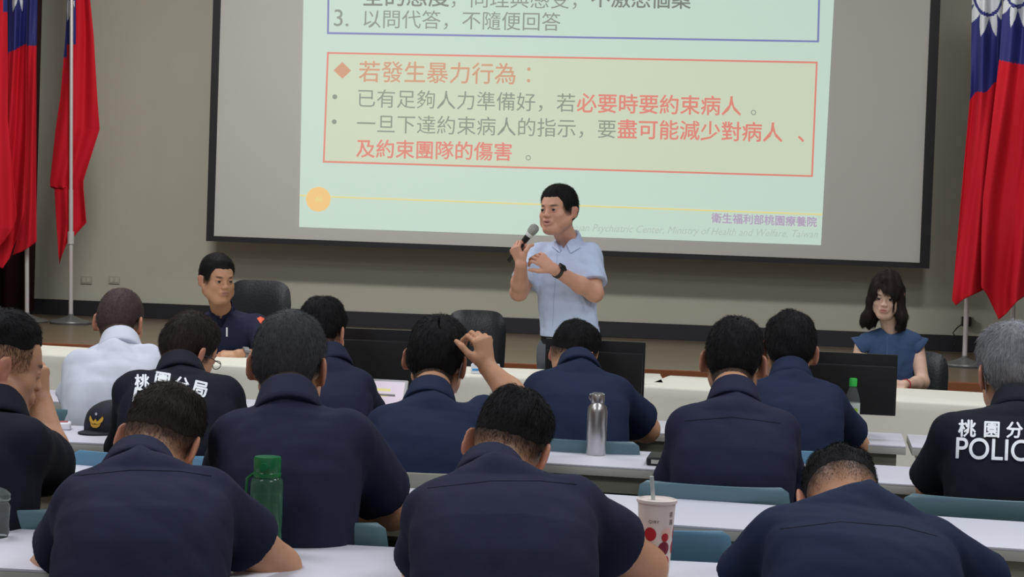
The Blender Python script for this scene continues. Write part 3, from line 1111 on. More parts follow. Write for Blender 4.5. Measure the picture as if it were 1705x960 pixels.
def office_chair(px, py, d, rz, w, label, hb=.62, lift=0.0, m=None):
    m = m or m_leather
    """px,py,d: top middle of the backrest"""
    p = at(px, py, d)
    t = thing('office_chair', label, 'chair', (p.x + math.sin(rz) * -.22 * -1, p.y - math.cos(rz) * .22, 0), rz, 'black office chairs')
    # local: backrest at +y, the sitter faces -y
    zt = p.z
    zb_ = zt - hb
    bm = bmesh.new()
    rows = []
    NU, NV = 18, 16
    for side in (0, 1):
        rws = []
        for i in range(NV + 1):
            vv = i / NV
            row = []
            for j in range(NU + 1):
                uu = -1 + 2 * j / NU
                # superellipse outline
                a = uu; b = -1 + 2 * vv
                k = (abs(a) ** 5 + abs(b) ** 5) ** .2
                mx = max(abs(a), abs(b))
                f = mx / k if k > 1e-6 else 1
                X, Z = a * f * w / 2 * (1 - .08 * (1 - vv)), zb_ + hb * (b * f + 1) / 2
                r = max(abs(a), abs(b))
                th_ = .04 * (1 - r ** 6) + .002
                Y = .22 + .06 * (X / w) ** 2 * -1 + .05 * (vv - .5) + (-th_ if side == 0 else th_ * .6)
                row.append(bm.verts.new((X, Y, Z)))
            rws.append(row)
        for i in range(NV):
            for j in range(NU):
                q = (rws[i][j], rws[i][j + 1], rws[i + 1][j + 1], rws[i + 1][j])
                bm.faces.new(q if side == 0 else q[::-1])
        rows.append(rws)
    bmesh.ops.remove_doubles(bm, verts=bm.verts, dist=.0045)
    bm_obj('backrest', bm, m, t)
    bm = bmesh.new(); box(bm, (0, -.02, .46), (.50, .48, .09), .04, seg=4); bm_obj('seat', bm, m, t)
    bm = bmesh.new(); tube(bm, [(0, .22, zb_ + .12), (0, .28, zb_), (0, .2, .42), (0, 0, .40)], .022); bm_obj('back_bracket', bm, m_shellb, t)
    bm = bmesh.new(); tube(bm, [(0, 0, .42), (0, 0, .1)], [.03, .028]); bm_obj('column', bm, m_met, t)
    for s in (-1, 1):
        bm = bmesh.new(); tube(bm, [(s * .24, .12, .42), (s * .30, .1, .5), (s * .30, .06, .64), (s * .29, -.1, .66), (s * .28, -.16, .64)], .018); bm_obj('armrest', bm, m_shellb, t)
    for k in range(5):
        a = k * 2 * PI / 5 + .3
        bm = bmesh.new()
        tube(bm, [(0, 0, .12), (.28 * math.cos(a), .28 * math.sin(a), .075)], [.03, .018])
        o = bm_obj('base_leg', bm, m_shellb, t)
        bm = bmesh.new(); c = V((.28 * math.cos(a), .28 * math.sin(a), .03))
        tube(bm, [c + V((-.02 * math.sin(a), .02 * math.cos(a), 0)), c - V((-.02 * math.sin(a), .02 * math.cos(a), 0))], .029, 14)
        bm_obj('castor', bm, m_shellb, o)
    return t


office_chair(432, 466, 9.75, -.15, .40, 'wide black leather office chair beside the seated man in navy', .66)
office_chair(794, 516, 9.6, .05, .34, 'black leather office chair standing empty left of the speaker', .56)
office_chair(1515, 583, 9.25, -.2, .42, 'black office chair the woman in denim sits on', .5)

# ------------------------------------------------------------------ flags, poles, curtain, outlets
m_fred = mat('flag_red', lin((196, 26, 42)), .75, bump=.05, bscale=12, spec=.2)
m_fblue = mat('flag_blue', lin((34, 40, 110)), .65, bump=.08, bscale=40)
m_fwhite = mat('flag_white', lin((200, 204, 210)), .65)
m_pole = mat('flag_pole_steel', lin((205, 200, 200)), .35, metal=.3)
m_fbase = mat('flag_base_grey', lin((104, 106, 108)), .4, metal=.3)


def flag(label, d, rows, bottom, color, folds=3, amp=.05, seed=0, nu=110, nv=260, y0=-150, group='red flags with blue canton beside the stage'):
    """rows: (y, xleft, xright) in the picture at depth d; bottom: (u, y) list; color(px,py)"""
    r = random.Random(seed)
    rows = np.array(rows, float); bottom = np.array(bottom, float)
    ph = [r.uniform(0, 6) for _ in range(3)]
    vs, cols = [], []
    for j in range(nv + 1):
        for i in range(nu + 1):
            u = i / nu
            yb = np.interp(u, bottom[:, 0], bottom[:, 1])
            y = y0 + (yb - y0) * j / nv
            xl, xr = np.interp(y, rows[:, 0], rows[:, 1]), np.interp(y, rows[:, 0], rows[:, 2])
            x = xl + (xr - xl) * u
            dep = d + amp * .7 * math.sin(u * folds * 3.6 + ph[0] + .9 * math.sin(y * .006 + ph[2])) + amp * .22 * math.sin(u * folds * 8 + ph[1] + y * .012) + amp * .15 * math.sin(y * .03 + u * 5 + ph[0])
            vs.append(at(x, y, dep)); cols.append((x, y))
    fs, mi = [], []
    for j in range(nv):
        for i in range(nu):
            a = j * (nu + 1) + i
            fs.append((a, a + 1, a + nu + 2, a + nu + 1))
            x = (cols[a][0] + cols[a + nu + 2][0]) / 2; y = (cols[a][1] + cols[a + nu + 2][1]) / 2
            mi.append(color(x, y))
    me = np_mesh('flag', np.array([list(v) for v in vs]), [np.array(fs)])
    o = link('flag', me, [m_fred, m_fblue, m_fwhite])
    me.polygons.foreach_set('material_index', mi)
    md = o.modifiers.new('s', 'SOLIDIFY'); md.thickness = .003
    return tag(o, label, 'flag', group)


def pole(px, py, d, label, ptop, lean=None):
    b = at(px, py, d); b.z = .65
    t = thing('flag_stand', label, 'flag stand', b, 0, 'flag stands on the stage')
    bm = bmesh.new()
    lathe(bm, [(.15, 0), (.155, .012), (.15, .022), (.09, .035), (.05, .05), (.022, .062), (.02, .075)], seg=36)
    bm_obj('base', bm, m_fbase, t)
    top = at(*ptop, d); lx = (top.x - b.x); ht = top.z - .65
    bm = bmesh.new(); tube(bm, [(0, 0, .07), (lx * .32, 0, ht * .32)], .016, 14); bm_obj('lower_pole', bm, m_pole, t)
    bm = bmesh.new(); tube(bm, [(lx * .32, 0, ht * .32), (lx, 0, ht)], .013, 14); bm_obj('pole', bm, m_pole, t)
    bm = bmesh.new(); tube(bm, [(lx * .19, 0, ht * .19), (lx * .22, 0, ht * .22)], .024, 14); bm_obj('collar', bm, m_pole, t)
    bm = bmesh.new(); lathe(bm, [(.005, ht), (.03, ht + .03), (.02, ht + .08), (.002, ht + .14)], (lx, 0, 0)); bm_obj('finial', bm, m_pole, t)
    return t


pole(118, 520, 12.95, 'flag stand with white pole of the narrow flag left of the screen', (126, -160))
pole(45, 520, 12.95, 'flag stand partly hidden by the flags at the left edge', (52, -160))
pole(1606, 597, 11.6, 'flag stand with grey base under the right hand flags, cord beside it', (1632, -160))
pole(1684, 600, 11.75, 'flag stand nearly hidden behind the grey haired man', (1704, -160))


def sun(cx, cy, r1, r2, r3, n=12, sx=.55):
    def f(x, y):
        dx, dy = (x - cx) / sx, y - cy
        r = math.hypot(dx, dy)
        if r < r1: return True
        if r < r2 or r > r3: return False
        a = (math.atan2(dy, dx) / (2 * PI) * n) % 1
        return abs(a - .5) * 2 < 1 - (r - r2) / (r3 - r2)
    return f


s1 = sun(1646, -14, 36, 42, 78, sx=.62)
s2 = sun(1694, -22, 30, 36, 70, sx=.6)
flag('red flag with blue canton and white sun, right of the screen, inner one', 11.4,
     [(-150, 1640, 1672), (0, 1619, 1668), (150, 1616, 1668), (330, 1600, 1660), (500, 1585, 1650), (560, 1585, 1650)],
     [(0, 500), (.1, 508), (.3, 498), (.6, 488), (.85, 480), (1, 470)],
     lambda x, y: 2 if s1(x, y) else (1 if y < 165 - (x - 1612) * .55 + 4 * math.sin(x * .2) else 0), 2.2, .06, 3, y0=-120)
flag('red flag with blue canton at the right edge of the picture, outer one', 11.25,
     [(-150, 1672, 1740), (0, 1671, 1735), (95, 1664, 1735), (200, 1652, 1730), (330, 1637, 1730), (400, 1634, 1726), (480, 1634, 1716), (540, 1640, 1712)],
     [(0, 478), (.1, 490), (.32, 532), (.5, 522), (.75, 500), (.9, 492), (1, 440)],
     lambda x, y: 2 if s2(x, y) else (1 if y < 100 + (x - 1664) * .2 else 0), 2.4, .06, 5, y0=-120)
s3 = sun(122, -34, 30, 36, 72, sx=.5)
flag('narrow furled red flag hanging just left of the screen', 13.02,
     [(-150, 112, 150), (0, 112, 150), (60, 109, 156), (160, 101, 162), (215, 93, 166), (300, 84, 139), (312, 84, 139), (313, 91, 139), (370, 94, 144), (400, 96, 128), (442, 98, 106)],
     [(0, 425), (.15, 440), (.35, 425), (.55, 400), (.8, 392), (1, 372)],
     lambda x, y: 2 if s3(x, y) and x < 124 else (1 if y < 74 + 22 * (x < 112) and x < 126 else 0), 2.4, .035, 8)
s4 = sun(30, -40, 24, 30, 62, sx=.5)
flag('red flag at the left edge, the one with a white ray showing', 12.6,
     [(-150, 10, 48), (0, 12, 46), (80, 13, 44), (220, 5, 44), (360, -5, 40), (447, -10, 30)],
     [(0, 440), (.35, 447), (.6, 430), (.8, 400), (1, 350)],
     lambda x, y: 2 if s4(x, y) else (1 if y < 88 - (x - 14) * .5 else 0), 2.1, .05, 11)
flag('red flag hanging closest to the wall beside the dark curtain', 12.85,
     [(-150, 34, 62), (0, 34, 62), (100, 34, 60), (300, 34, 60), (400, 28, 61), (430, 20, 61)],
     [(0, 425), (.4, 418), (.7, 410), (1, 402)],
     lambda x, y: 1 if y < 76 else 0, 1.6, .05, 13)
flag('plain red part of a flag cut off by the left edge of the picture', 12.4,
     [(-150, -60, 14), (0, -60, 12), (200, -60, 13), (380, -55, 30), (440, -50, 8)],
     [(0, 430), (.5, 440), (.8, 400), (1, 360)],
     lambda x, y: 1 if y < 20 and x > 5 else 0, 2.3, .05, 15)
# curtain
m_curt = mat('curtain_maroon', lin((52, 16, 24)), .8, bump=.1)
c0, c1 = aty(-260, 400, WALL_Y - .16), aty(58, 400, WALL_Y - .16)
bm = bmesh.new()
N = 70
rows = []
for z in (.68, 4.1):
    rows.append([bm.verts.new((c0.x + (c1.x - c0.x) * i / N, WALL_Y - .16 + .05 * math.sin(i * .9), z)) for i in range(N + 1)])
for i in range(N):
    bm.faces.new((rows[0][i], rows[0][i + 1], rows[1][i + 1], rows[1][i]))
o = bm_obj('stage_curtain', bm, m_curt)
md = o.modifiers.new('s', 'SOLIDIFY'); md.thickness = .006
tag(o, 'dark maroon stage curtain behind the flags at the left edge', 'curtain')
# outlets
m_out = mat('outlet_plate', lin((168, 164, 150)), .5)
for px, py, lb in ((144, 466, 'beige wall outlet beside the pole left of the screen'), (190.5, 466, 'beige wall outlet nearer the screen, left side'), (1657, 556, 'beige wall outlet behind the right hand flags'), (1609, 533, 'wall outlet with a black plug in it')):
    p = aty(px, py, WALL_Y - .006)
    t = thing('wall_outlet', lb, 'outlet', p, 0, 'wall outlets')
    bm = bmesh.new(); box(bm, (0, 0, 0), (.09, .012, .062), .003); bm_obj('plate', bm, m_out, t)
    for sx in (-1, 1):
        bm = bmesh.new(); box(bm, (sx * .02, -.008, 0), (.026, .006, .04), .002); bm_obj('socket', bm, m_wall, t)
p = aty(1609, 535, WALL_Y - .045)
t = thing('power_cord', 'black plug with a thin cord hanging beside the flag stand', 'power cord', p)
bm = bmesh.new(); box(bm, (0, 0, 0), (.07, .055, .075), .01); bm_obj('plug', bm, m_shellb, t)
bm = bmesh.new()
tube(bm, [(-.03, -.01, -.02), (-.07, -.02, -.05), (-.1, -.02, -.09), (-.07, -.03, -.13), (-.09, -.03, -.18), (-.11, -.03, -.24), (-.05, -.05, -.30), (.1, -.06, -.325)], .005, 8)
bm_obj('cord', bm, m_shellb, t)

# ------------------------------------------------------------------ monitors
m_mon = mat('monitor_black', lin((20, 20, 23)), .35)
m_mon2 = mat('monitor_black_matte', lin((14, 14, 16)), .6)


def monitor(px, py, d, rz, label, w=.365, h=.215):
    """px,py,d: bottom centre of the panel"""
    p = at(px, py, d)
    t = thing('computer_monitor', label, 'monitor', (p.x, p.y, DZ), rz, 'black monitors seen from behind')
    z0 = p.z - DZ
    bm = bmesh.new(); box(bm, (0, .008, z0 + h / 2), (w, .018, h), .004); bm_obj('bezel', bm, m_mon, t)
    bm = bmesh.new(); box(bm, (0, .0185, z0 + h / 2 + .004), (w - .03, .003, h - .035), .001); bm_obj('screen', bm, m_mon, t)
    bm = bmesh.new(); box(bm, (0, -.014, z0 + h * .41), (w - .012, .034, h * .8), .008); bm_obj('back_cover', bm, m_mon2, t)
    bm = bmesh.new(); box(bm, (0, -.02, z0 * .5 + .02), (.035, .018, z0 + .04), .004); bm_obj('stand_neck', bm, m_mon, t)
    bm = bmesh.new(); box(bm, (0, -.01, .006), (.16, .1, .012), .004); bm_obj('stand_foot', bm, m_mon, t)
    return t


monitor(622, 644, 6.45, .03, 'black monitor between the man at the tablet and the man scratching his head')
monitor(988, 664, 6.35, -.03, 'black monitor just in front of the speaker, seen from behind')
monitor(1403, 688, 6.15, -.06, 'black monitor behind the green capped water bottle')

# ------------------------------------------------------------------ small things on the desks
m_ss = mat('brushed_steel', lin((190, 188, 186)), .3, metal=.95, noise=.05, nscale=60, stretch=(1, 1, .05))
p = atz(992, 757, DZ)
t = thing('steel_bottle', 'silver metal drinking bottle standing on a white desk', 'bottle', (p.x, p.y, DZ))
bm = bmesh.new(); lathe(bm, [(.029, 0), (.031, .004), (.031, .135), (.029, .148), (.021, .158), (.0195, .162)], seg=40); bm_obj('body', bm, m_ss, t)
bm = bmesh.new(); lathe(bm, [(.0205, .162), (.0215, .165), (.0215, .186), (.0205, .188), (.008, .189)], seg=40); bm_obj('lid', bm, m_ss, t)
bm = bmesh.new(); tube(bm, [(-.021, 0, .170), (-.026, -.002, .176), (-.024, -.002, .186), (-.012, 0, .192), (.012, 0, .192), (.020, 0, .187)], .0022, 8); bm_obj('carry_loop', bm, m_ss, t)

m_gp = mat('green_bottle_plastic', (.22, .52, .34), .12, trans=.85, ior=1.3)
m_gd = mat('green_lid_plastic', lin((30, 108, 62)), .3)
m_clear = mat('clear_plastic', (.88, .95, .92), .06, trans=.93, ior=1.15)
m_water = mat('green_water', (.25, .55, .40), .05, trans=.85, ior=1.2)
p = atz(441, 918, DZ)
t = thing('green_bottle', 'green translucent sports bottle on the desk in front of the camera', 'bottle', (p.x, p.y, DZ))
bm = bmesh.new(); lathe(bm, [(.031, 0), (.033, .005), (.033, .035), (.0315, .045), (.033, .055), (.033, .140), (.031, .150), (.0265, .154)], seg=40); o = bm_obj('body', bm, m_gp, t)
bm = bmesh.new(); lathe(bm, [(.029, .005), (.030, .008), (.030, .118), (.029, .119)], seg=40); bm_obj('drink', bm, m_water, t)
bm = bmesh.new(); lathe(bm, [(.0275, .154), (.029, .156), (.029, .162), (.027, .165), (.028, .167), (.028, .192), (.0265, .196), (.01, .197)], seg=40); o = bm_obj('lid', bm, m_gd, t)
bm = bmesh.new(); tube(bm, [(0, -.025, .178), (0, -.034, .178)], [.009, .008], 18); bm_obj('lid_button', bm, m_gd, o)
bm = bmesh.new()
tube(bm, [(-.028, -.004, .16), (-.040, -.006, .150), (-.042, -.006, .110), (-.034, -.004, .100)], .003, 8); bm_obj('carry_strap', bm, m_gd, t)

p = atz(-10, 893, DZ)
t = thing('clear_bottle', 'clear plastic bottle cut off by the left edge of the picture', 'bottle', (p.x, p.y, DZ))
bm = bmesh.new(); lathe(bm, [(.028, 0), (.031, .01), (.0295, .03), (.031, .05), (.0315, .065), (.026, .075)], seg=32); bm_obj('body', bm, m_clear, t)
bm = bmesh.new(); lathe(bm, [(.028, .074), (.0315, .078), (.0315, .090), (.024, .098), (.012, .103)], seg=32); bm_obj('lid', bm, m_clear, t)

m_gcap = mat('bright_green_cap', lin((60, 205, 84)), .4)
m_lab = mat('bottle_label', lin((214, 224, 216)), .5)
m_labg = mat('bottle_label_green', lin((170, 208, 70)), .5)
p = at(1418, 700, 6.0)
t = thing('water_bottle', 'clear water bottle with bright green cap standing before a black monitor', 'bottle', (p.x, p.y, DZ))
zt = at(1418, 629, 6.0).z - DZ
bm = bmesh.new(); lathe(bm, [(.022, 0), (.026, .004), (.0245, zt * .2), (.026, zt * .3), (.026, zt * .62), (.025, zt * .68), (.014, zt * .84), (.0105, zt * .87)], seg=32); bm_obj('body', bm, m_clear, t)
bm = bmesh.new(); lathe(bm, [(.0125, zt * .87), (.0135, zt * .875), (.0135, zt * .985), (.012, zt)], seg=24); bm_obj('cap', bm, m_gcap, t)
bm = bmesh.new(); lathe(bm, [(.0265, zt * .30), (.0265, zt * .62)], seg=32, cap=False); o = bm_obj('wrapper', bm, m_lab, t)
bm = bmesh.new()
prof = [[bm.verts.new((.0269 * math.sin(a * .1), -.0269 * math.cos(a * .1), z)) for a in range(-6, 8)] for z in (zt * .34, zt * .54)]
for i in range(13): bm.faces.new((prof[0][i], prof[0][i + 1], prof[1][i + 1], prof[1][i]))
bm_obj('wrapper_print', bm, m_labg, o)

# paper cup with straw
m_cup = mat('cup_paper', lin((226, 214, 208)), .45)
m_cred = mat('cup_print_red', lin((176, 34, 44)), .45)
m_cdark = mat('cup_print_dark_red', lin((120, 30, 52)), .45)
m_cpink = mat('cup_print_pink', lin((232, 196, 180)), .45)
m_cblk = mat('cup_print_black', lin((70, 60, 60)), .5)
m_straw = mat('straw', lin((205, 210, 210)), .3, trans=.3)
p = atz(1089, 960, DZ)
t = thing('paper_cup', 'white paper cup printed with red circles and a straw in its lid', 'cup', (p.x, p.y, DZ))
CH = at(1089, 842, 3.5).z - DZ
print('cup', p, CH)
rb, rt = .0285, .0375
CH = .150
crad = lambda z: rb + (rt - rb) * z / CH
bm = bmesh.new(); lathe(bm, [(rb, 0), (rt, CH)], seg=48); body = bm_obj('body', bm, m_cup, t)
bm = bmesh.new(); lathe(bm, [(rt + .001, CH - .002), (rt + .0028, CH), (rt + .0028, CH + .005), (rt - .001, CH + .0065), (rt - .004, CH + .003), (.004, CH + .003)], seg=48); bm_obj('lid', bm, m_cup, t)
bm = bmesh.new(); tube(bm, [(.004, .01, CH * .3), (-.012, -.004, CH + .05)], .0042, 12); bm_obj('straw', bm, m_straw, t)


def cup_patch(name, pts, m, off=.0006):
    """pts: (angle from the camera side, height) polygon wrapped on the cup"""
    bm = bmesh.new()
    n = len(pts)
    cx = sum(a for a, z in pts) / n; cz = sum(z for a, z in pts) / n
    W = lambda a, z: bm.verts.new(((crad(z) + off) * math.sin(a), -(crad(z) + off) * math.cos(a), z))
    c = W(cx, cz)
    rings = [[W(cx + (a - cx) * f, cz + (z - cz) * f) for a, z in pts] for f in (.5, 1)]
    for i in range(n):
        j = (i + 1) % n
        bm.faces.new((c, rings[0][i], rings[0][j]))
        bm.faces.new((rings[0][i], rings[1][i], rings[1][j], rings[0][j]))
    return bm_obj(name, bm, m, body, smooth=False)


def cup_dot(a0, z0, r, m, sq=1.0, off=.0006):
    R_ = crad(z0)
    return cup_patch('printed_circle', [(a0 + r * sq * math.cos(k * PI / 12) / R_, z0 + r * math.sin(k * PI / 12)) for k in range(24)], m, off)


for zz, row in ((.090, [(-1.35, m_cdark), (-.25, m_cred), (.75, m_cpink), (1.7, m_cred)]), (.062, [(-.4, m_cred), (.62, m_cdark), (1.6, m_cred)]), (.034, [(-1.35, m_cred), (-.25, m_cdark), (.75, m_cred)]), (.010, [(-.6, m_cred), (.4, m_cred)])):
    for a, mm in row:
        cup_dot(a - .05, zz, .0135 if zz > .02 else .011, mm, .9)
cup_dot(.60, .084, .0085, m_cred, .9, .0009)


def cup_text(s, a0, z0, hgt, name):
    vs, fs = text_geo(s)
    mn, mx = vs[:, 0].min(), vs[:, 0].max()
    R_ = crad(z0) + .0009
    W = [((R_) * math.sin(a0 + (x - (mn + mx) / 2) * hgt / R_), -(R_) * math.cos(a0 + (x - (mn + mx) / 2) * hgt / R_), z0 + y * hgt) for x, y in vs]
    link(name, np_mesh(name, np.array(W), [fs], False), m_cblk, body)


cup_text('Q1RY', -.1, .112, .0085, 'lettering')
cup_text('茶', .95, .124, .012, 'lettering')
cup_text('湯', .95, .109, .012, 'lettering')

# black notebook case
m_case = mat('black_case', lin((30, 30, 34)), .5)
p = atz(1098, 772, DZ)
t = thing('zip_case', 'black folded case lying at the edge of a white desk', 'case', (p.x + .03, p.y + .02, DZ), -.05)
bm = bmesh.new(); box(bm, (0, 0, .0125), (.13, .15, .025), .009, seg=3); bm_obj('cover', bm, m_case, t)
bm = bmesh.new(); box(bm, (0, -.0755, .0125), (.10, .003, .012), .001); bm_obj('page_edge', bm, m_edge, t)

# cap with emblem
m_cap = mat('cap_cloth', lin((24, 26, 38)), .75, bump=.1, bscale=300)
m_gold = mat('emblem_gold', lin((214, 168, 60)), .45)
p = atz(166, 722, DZ)
t = thing('police_cap', 'black peaked cap with a golden emblem lying on a white desk', 'cap', (p.x + .012, p.y + .085, DZ), -.25)
F = Field((-.13, -.2, -.01), (.13, .14, .14), .004)
F.ell((0, 0, .02), (.082, .095, .068), None, 0)
F.econe((0, 0, -.01), (0, 0, .045), (.083, .096), (.078, .090), (1, 0, 0), .01)
F.displace(lambda X, Y, Z: (.002 * np.sin(X * 60) * np.sin(Y * 40 + 1)).astype(np.float32))
s_, P_ = F.sub(F.lo, F.lo + F.n * F.h)
F.d[s_] = np.maximum(F.d[s_], -(P_[2] + 0 * P_[0] + 0 * P_[1]) + .001)
vv, qq = F.mesh(); link('crown', np_mesh('crown', vv, [qq]), m_cap, t)
bm = bmesh.new()
rows = []
for i in range(9):
    f = i / 8
    rows.append([bm.verts.new(((.075 + .006 * f) * math.sin(a), -(.085 + .065 * f) * math.cos(a) - .0, .010 - .004 * f + .014 * abs(math.sin(a)) ** 2 * (-.3))) for a in [(-1.25 + 2.5 * k / 20) for k in range(21)]])
for i in range(8):
    for k in range(20): bm.faces.new((rows[i][k], rows[i][k + 1], rows[i + 1][k + 1], rows[i + 1][k]))
o = bm_obj('peak', bm, m_cap, t); md = o.modifiers.new('s', 'SOLIDIFY'); md.thickness = .004
bm = bmesh.new()


def emblem_pt(x, z):
    y = -.0965 * math.sqrt(max(0, 1 - (x / .083) ** 2)) * (1 - max(0, z - .03) * 1.6)
    return (x, y - .003, z)


def poly_patch(bm, pts):
    n = len(pts)
    c = bm.verts.new(emblem_pt(sum(a for a, b in pts) / n, sum(b for a, b in pts) / n))
    v = [bm.verts.new(emblem_pt(*q)) for q in pts]
    for i in range(n): bm.faces.new((c, v[i], v[(i + 1) % n]))


for s in (-1, 1):
    poly_patch(bm, [(s * .003, .038), (s * .011, .043), (s * .023, .057), (s * .026, .049), (s * .024, .041), (s * .018, .035), (s * .009, .032), (s * .002, .032)])
    poly_patch(bm, [(0, .030), (s * .008, .030), (s * .019, .034), (s * .016, .026), (s * .007, .020), (0, .020)])
poly_patch(bm, [(-.004, .034), (-.005, .042), (0, .048), (.005, .042), (.004, .034)])
bm_obj('emblem', bm, m_gold, t, smooth=False)
bm = bmesh.new()
poly_patch(bm, [(.006 * math.cos(k * PI / 5 + PI / 2) * (1 if k % 2 == 0 else .45), .063 + .006 * math.sin(k * PI / 5 + PI / 2) * (1 if k % 2 == 0 else .45)) for k in range(10)])
bm_obj('emblem_star', bm, m_fwhite, t, smooth=False)

# tablet on its stand
m_tab = mat('tablet_body', lin((196, 198, 200)), .3)
m_scr = mat('tablet_screen', lin((120, 116, 122)), .3, emit=(lin((226, 214, 226)), .75))
m_scry = mat('tablet_print', lin((120, 116, 90)), .3, emit=(lin((232, 222, 150)), .75))
p = at(628, 672, 6.3)
t = thing('tablet', 'tablet with a white page on screen propped on the desk', 'tablet', (p.x, p.y, DZ + .004), -.12)
Rx = Matrix.Rotation(math.radians(-22), 3, 'X')
bm = bmesh.new(); box(bm, Rx @ V((0, 0, .068)), (.20, .009, .135), .004, Rx, 3); bm_obj('case', bm, m_tab, t)
bm = bmesh.new(); box(bm, Rx @ V((0, -.0052, .068)), (.18, .001, .118), 0, Rx); bm_obj('screen', bm, m_scr, t)
bm = bmesh.new()
for zz, ww in ((.095, .06), (.075, .04)):
    box(bm, Rx @ V((.01, -.0060, zz)), (ww, .0006, .010), 0, Rx)
bm_obj('page_highlight', bm, m_scry, t)
bm = bmesh.new(); box(bm, (0, .045, .035), (.12, .004, .10), .001, Matrix.Rotation(math.radians(32), 3, 'X')); bm_obj('stand', bm, m_tab, t)

# tissue pack on the middle table
m_tp = mat('pack_white', lin((222, 226, 236)), .5)
m_tb = mat('pack_blue', lin((70, 150, 214)), .5)
p = at(808, 616, 8.35); p.z = .747
t = thing('tissue_pack', 'white and blue tissue pack standing on the cream cloth', 'tissue pack', p, .05)
bm = bmesh.new(); box(bm, (0, 0, .024), (.135, .07, .048), .008, seg=3); bm_obj('pack', bm, m_tp, t)
bm = bmesh.new(); box(bm, (.05, -.0352, .025), (.026, .001, .038), 0); bm_obj('blue_panel', bm, m_tb, t)
bm = bmesh.new(); box(bm, (-.045, -.0352, .02), (.03, .001, .01), 0); bm_obj('label_print', bm, m_tb, t)

# papers
m_paper = mat('paper', lin((236, 236, 242)), .7)


def paper(px, py, label, w=.21, h=.29, rz=0.0, z=DZ, dz=.002, group='sheets of paper on the desks'):
    p = atz(px, py, z)
    bm = bmesh.new()
    N = 6
    g = [[bm.verts.new((w * (i / N - .5), h * (j / N - .5), .0015 + .001 * math.sin(i * 1.3 + j))) for i in range(N + 1)] for j in range(N + 1)]
    for j in range(N):
        for i in range(N): bm.faces.new((g[j][i], g[j][i + 1], g[j + 1][i + 1], g[j + 1][i]))
    o = bm_obj('paper_sheet', bm, m_paper)
    md = o.modifiers.new('s', 'SOLIDIFY'); md.thickness = .0012; md.offset = 1
    o.location = (p.x, p.y, z); o.rotation_euler = (0, 0, rz)
    tag(o, label, 'paper', group)


paper(1015, 712, 'sheet of paper between the man bent low and his elbow', .15, .21, .3)
paper(380, 945, 'sheet of paper at the hand of the man beside the green bottle', .21, .2, -.2)
paper(600, 838, 'sheet of paper beside the phone, behind the green bottle', .18, .2, .1)
paper(1392, 735, 'sheet of paper under the folded arms', .15, .15, .1)
m_phone = mat('phone_black', lin((36, 36, 42)), .2)
p = atz(583, 815, DZ)
t = thing('mobile_phone', 'dark phone lying on the desk past the green bottle', 'phone', (p.x, p.y, DZ), .4)
bm = bmesh.new(); box(bm, (0, 0, .0065), (.07, .14, .008), .003, seg=3); bm_obj('case', bm, m_phone, t)
m_pk = mat('snack_red', lin((170, 60, 60)), .4)
p = atz(96, 716, DZ)
t = thing('snack_packet', 'small white and red packet beside the cap', 'packet', (p.x - .01, p.y + .03, DZ), .3)
bm = bmesh.new(); box(bm, (0, 0, .012), (.08, .06, .024), .01, seg=3); bm_obj('wrapper', bm, m_paper, t)
bm = bmesh.new(); box(bm, (.01, 0, .0245), (.04, .035, .002), .0005); bm_obj('red_print', bm, m_pk, t)
p = atz(903, 742, DZ)
t = thing('folded_mask', 'pale blue folded paper mask beside the bent man’s ear', 'face mask', (p.x, p.y, DZ), -.2)
bm = bmesh.new(); box(bm, (0, 0, .005), (.08, .06, .008), .003); bm_obj('mask_cloth', bm, m_tp, t)
bm = bmesh.new(); box(bm, (.01, -.01, .011), (.05, .03, .003), .001); bm_obj('mask_stripe', bm, m_tb, t)
# ------------------------------------------------------------------ END OF THINGS

# ------------------------------------------------------------------ people
SKIN = skin_mat('skin_tan', lin((196, 148, 116)))
SKIN_L = skin_mat('skin_light', lin((222, 186, 164)), (0.50, 0.2, 0.17))
SKIN_P = skin_mat('skin_pink', lin((212, 160, 136)), (0.44, 0.20, 0.17))
NAVY = mat('shirt_navy', lin((37, 40, 62)), .85, noise=.08, nscale=8, bump=.25, bscale=14, spec=.2)
NAVY2 = mat('shirt_blue_navy', lin((32, 42, 68)), .85, noise=.08, nscale=8, bump=.25, bscale=14, spec=.2)
BLACKC = mat('shirt_black', lin((26, 28, 38)), .85, noise=.08, nscale=8, bump=.25, bscale=14, spec=.2)
WHITES = mat('shirt_white', lin((208, 213, 225)), .8, noise=.02, bump=.25, bscale=12, spec=.2)
TROU = mat('trousers_black', lin((26, 27, 34)), .85, bump=.2, bscale=18)
TROUG = mat('trousers_grey', lin((92, 98, 106)), .85, bump=.2, bscale=18)
SHOE = mat('shoe_black', lin((22, 22, 24)), .35)
H_BLACK = hair_mat('hair_black', (.010, .010, .011))
H_BROWN = hair_mat('hair_dark_brown', (.028, .020, .018))
H_SALT = hair_mat('hair_black_grey', (.045, .047, .052))
H_GREY = hair_mat('hair_grey', (.24, .245, .26))
H_BUZZ = hair_mat('hair_buzzed', (.075, .055, .052))
EYEW = mat('eye_white', (.36, .33, .31), .3)
EYED = mat('eye_iris', (.012, .008, .006), .15)
Z = V((0, 0, 1))


def A3(v):
    return np.array([v[0], v[1], v[2]], float)


def W(p):
    return p if isinstance(p, V) else at(*p)


def cone_to(F, a, b, ra, rb, k=.01, **kw):
    F.cone(A3(a), A3(b), ra, rb, k, **kw)


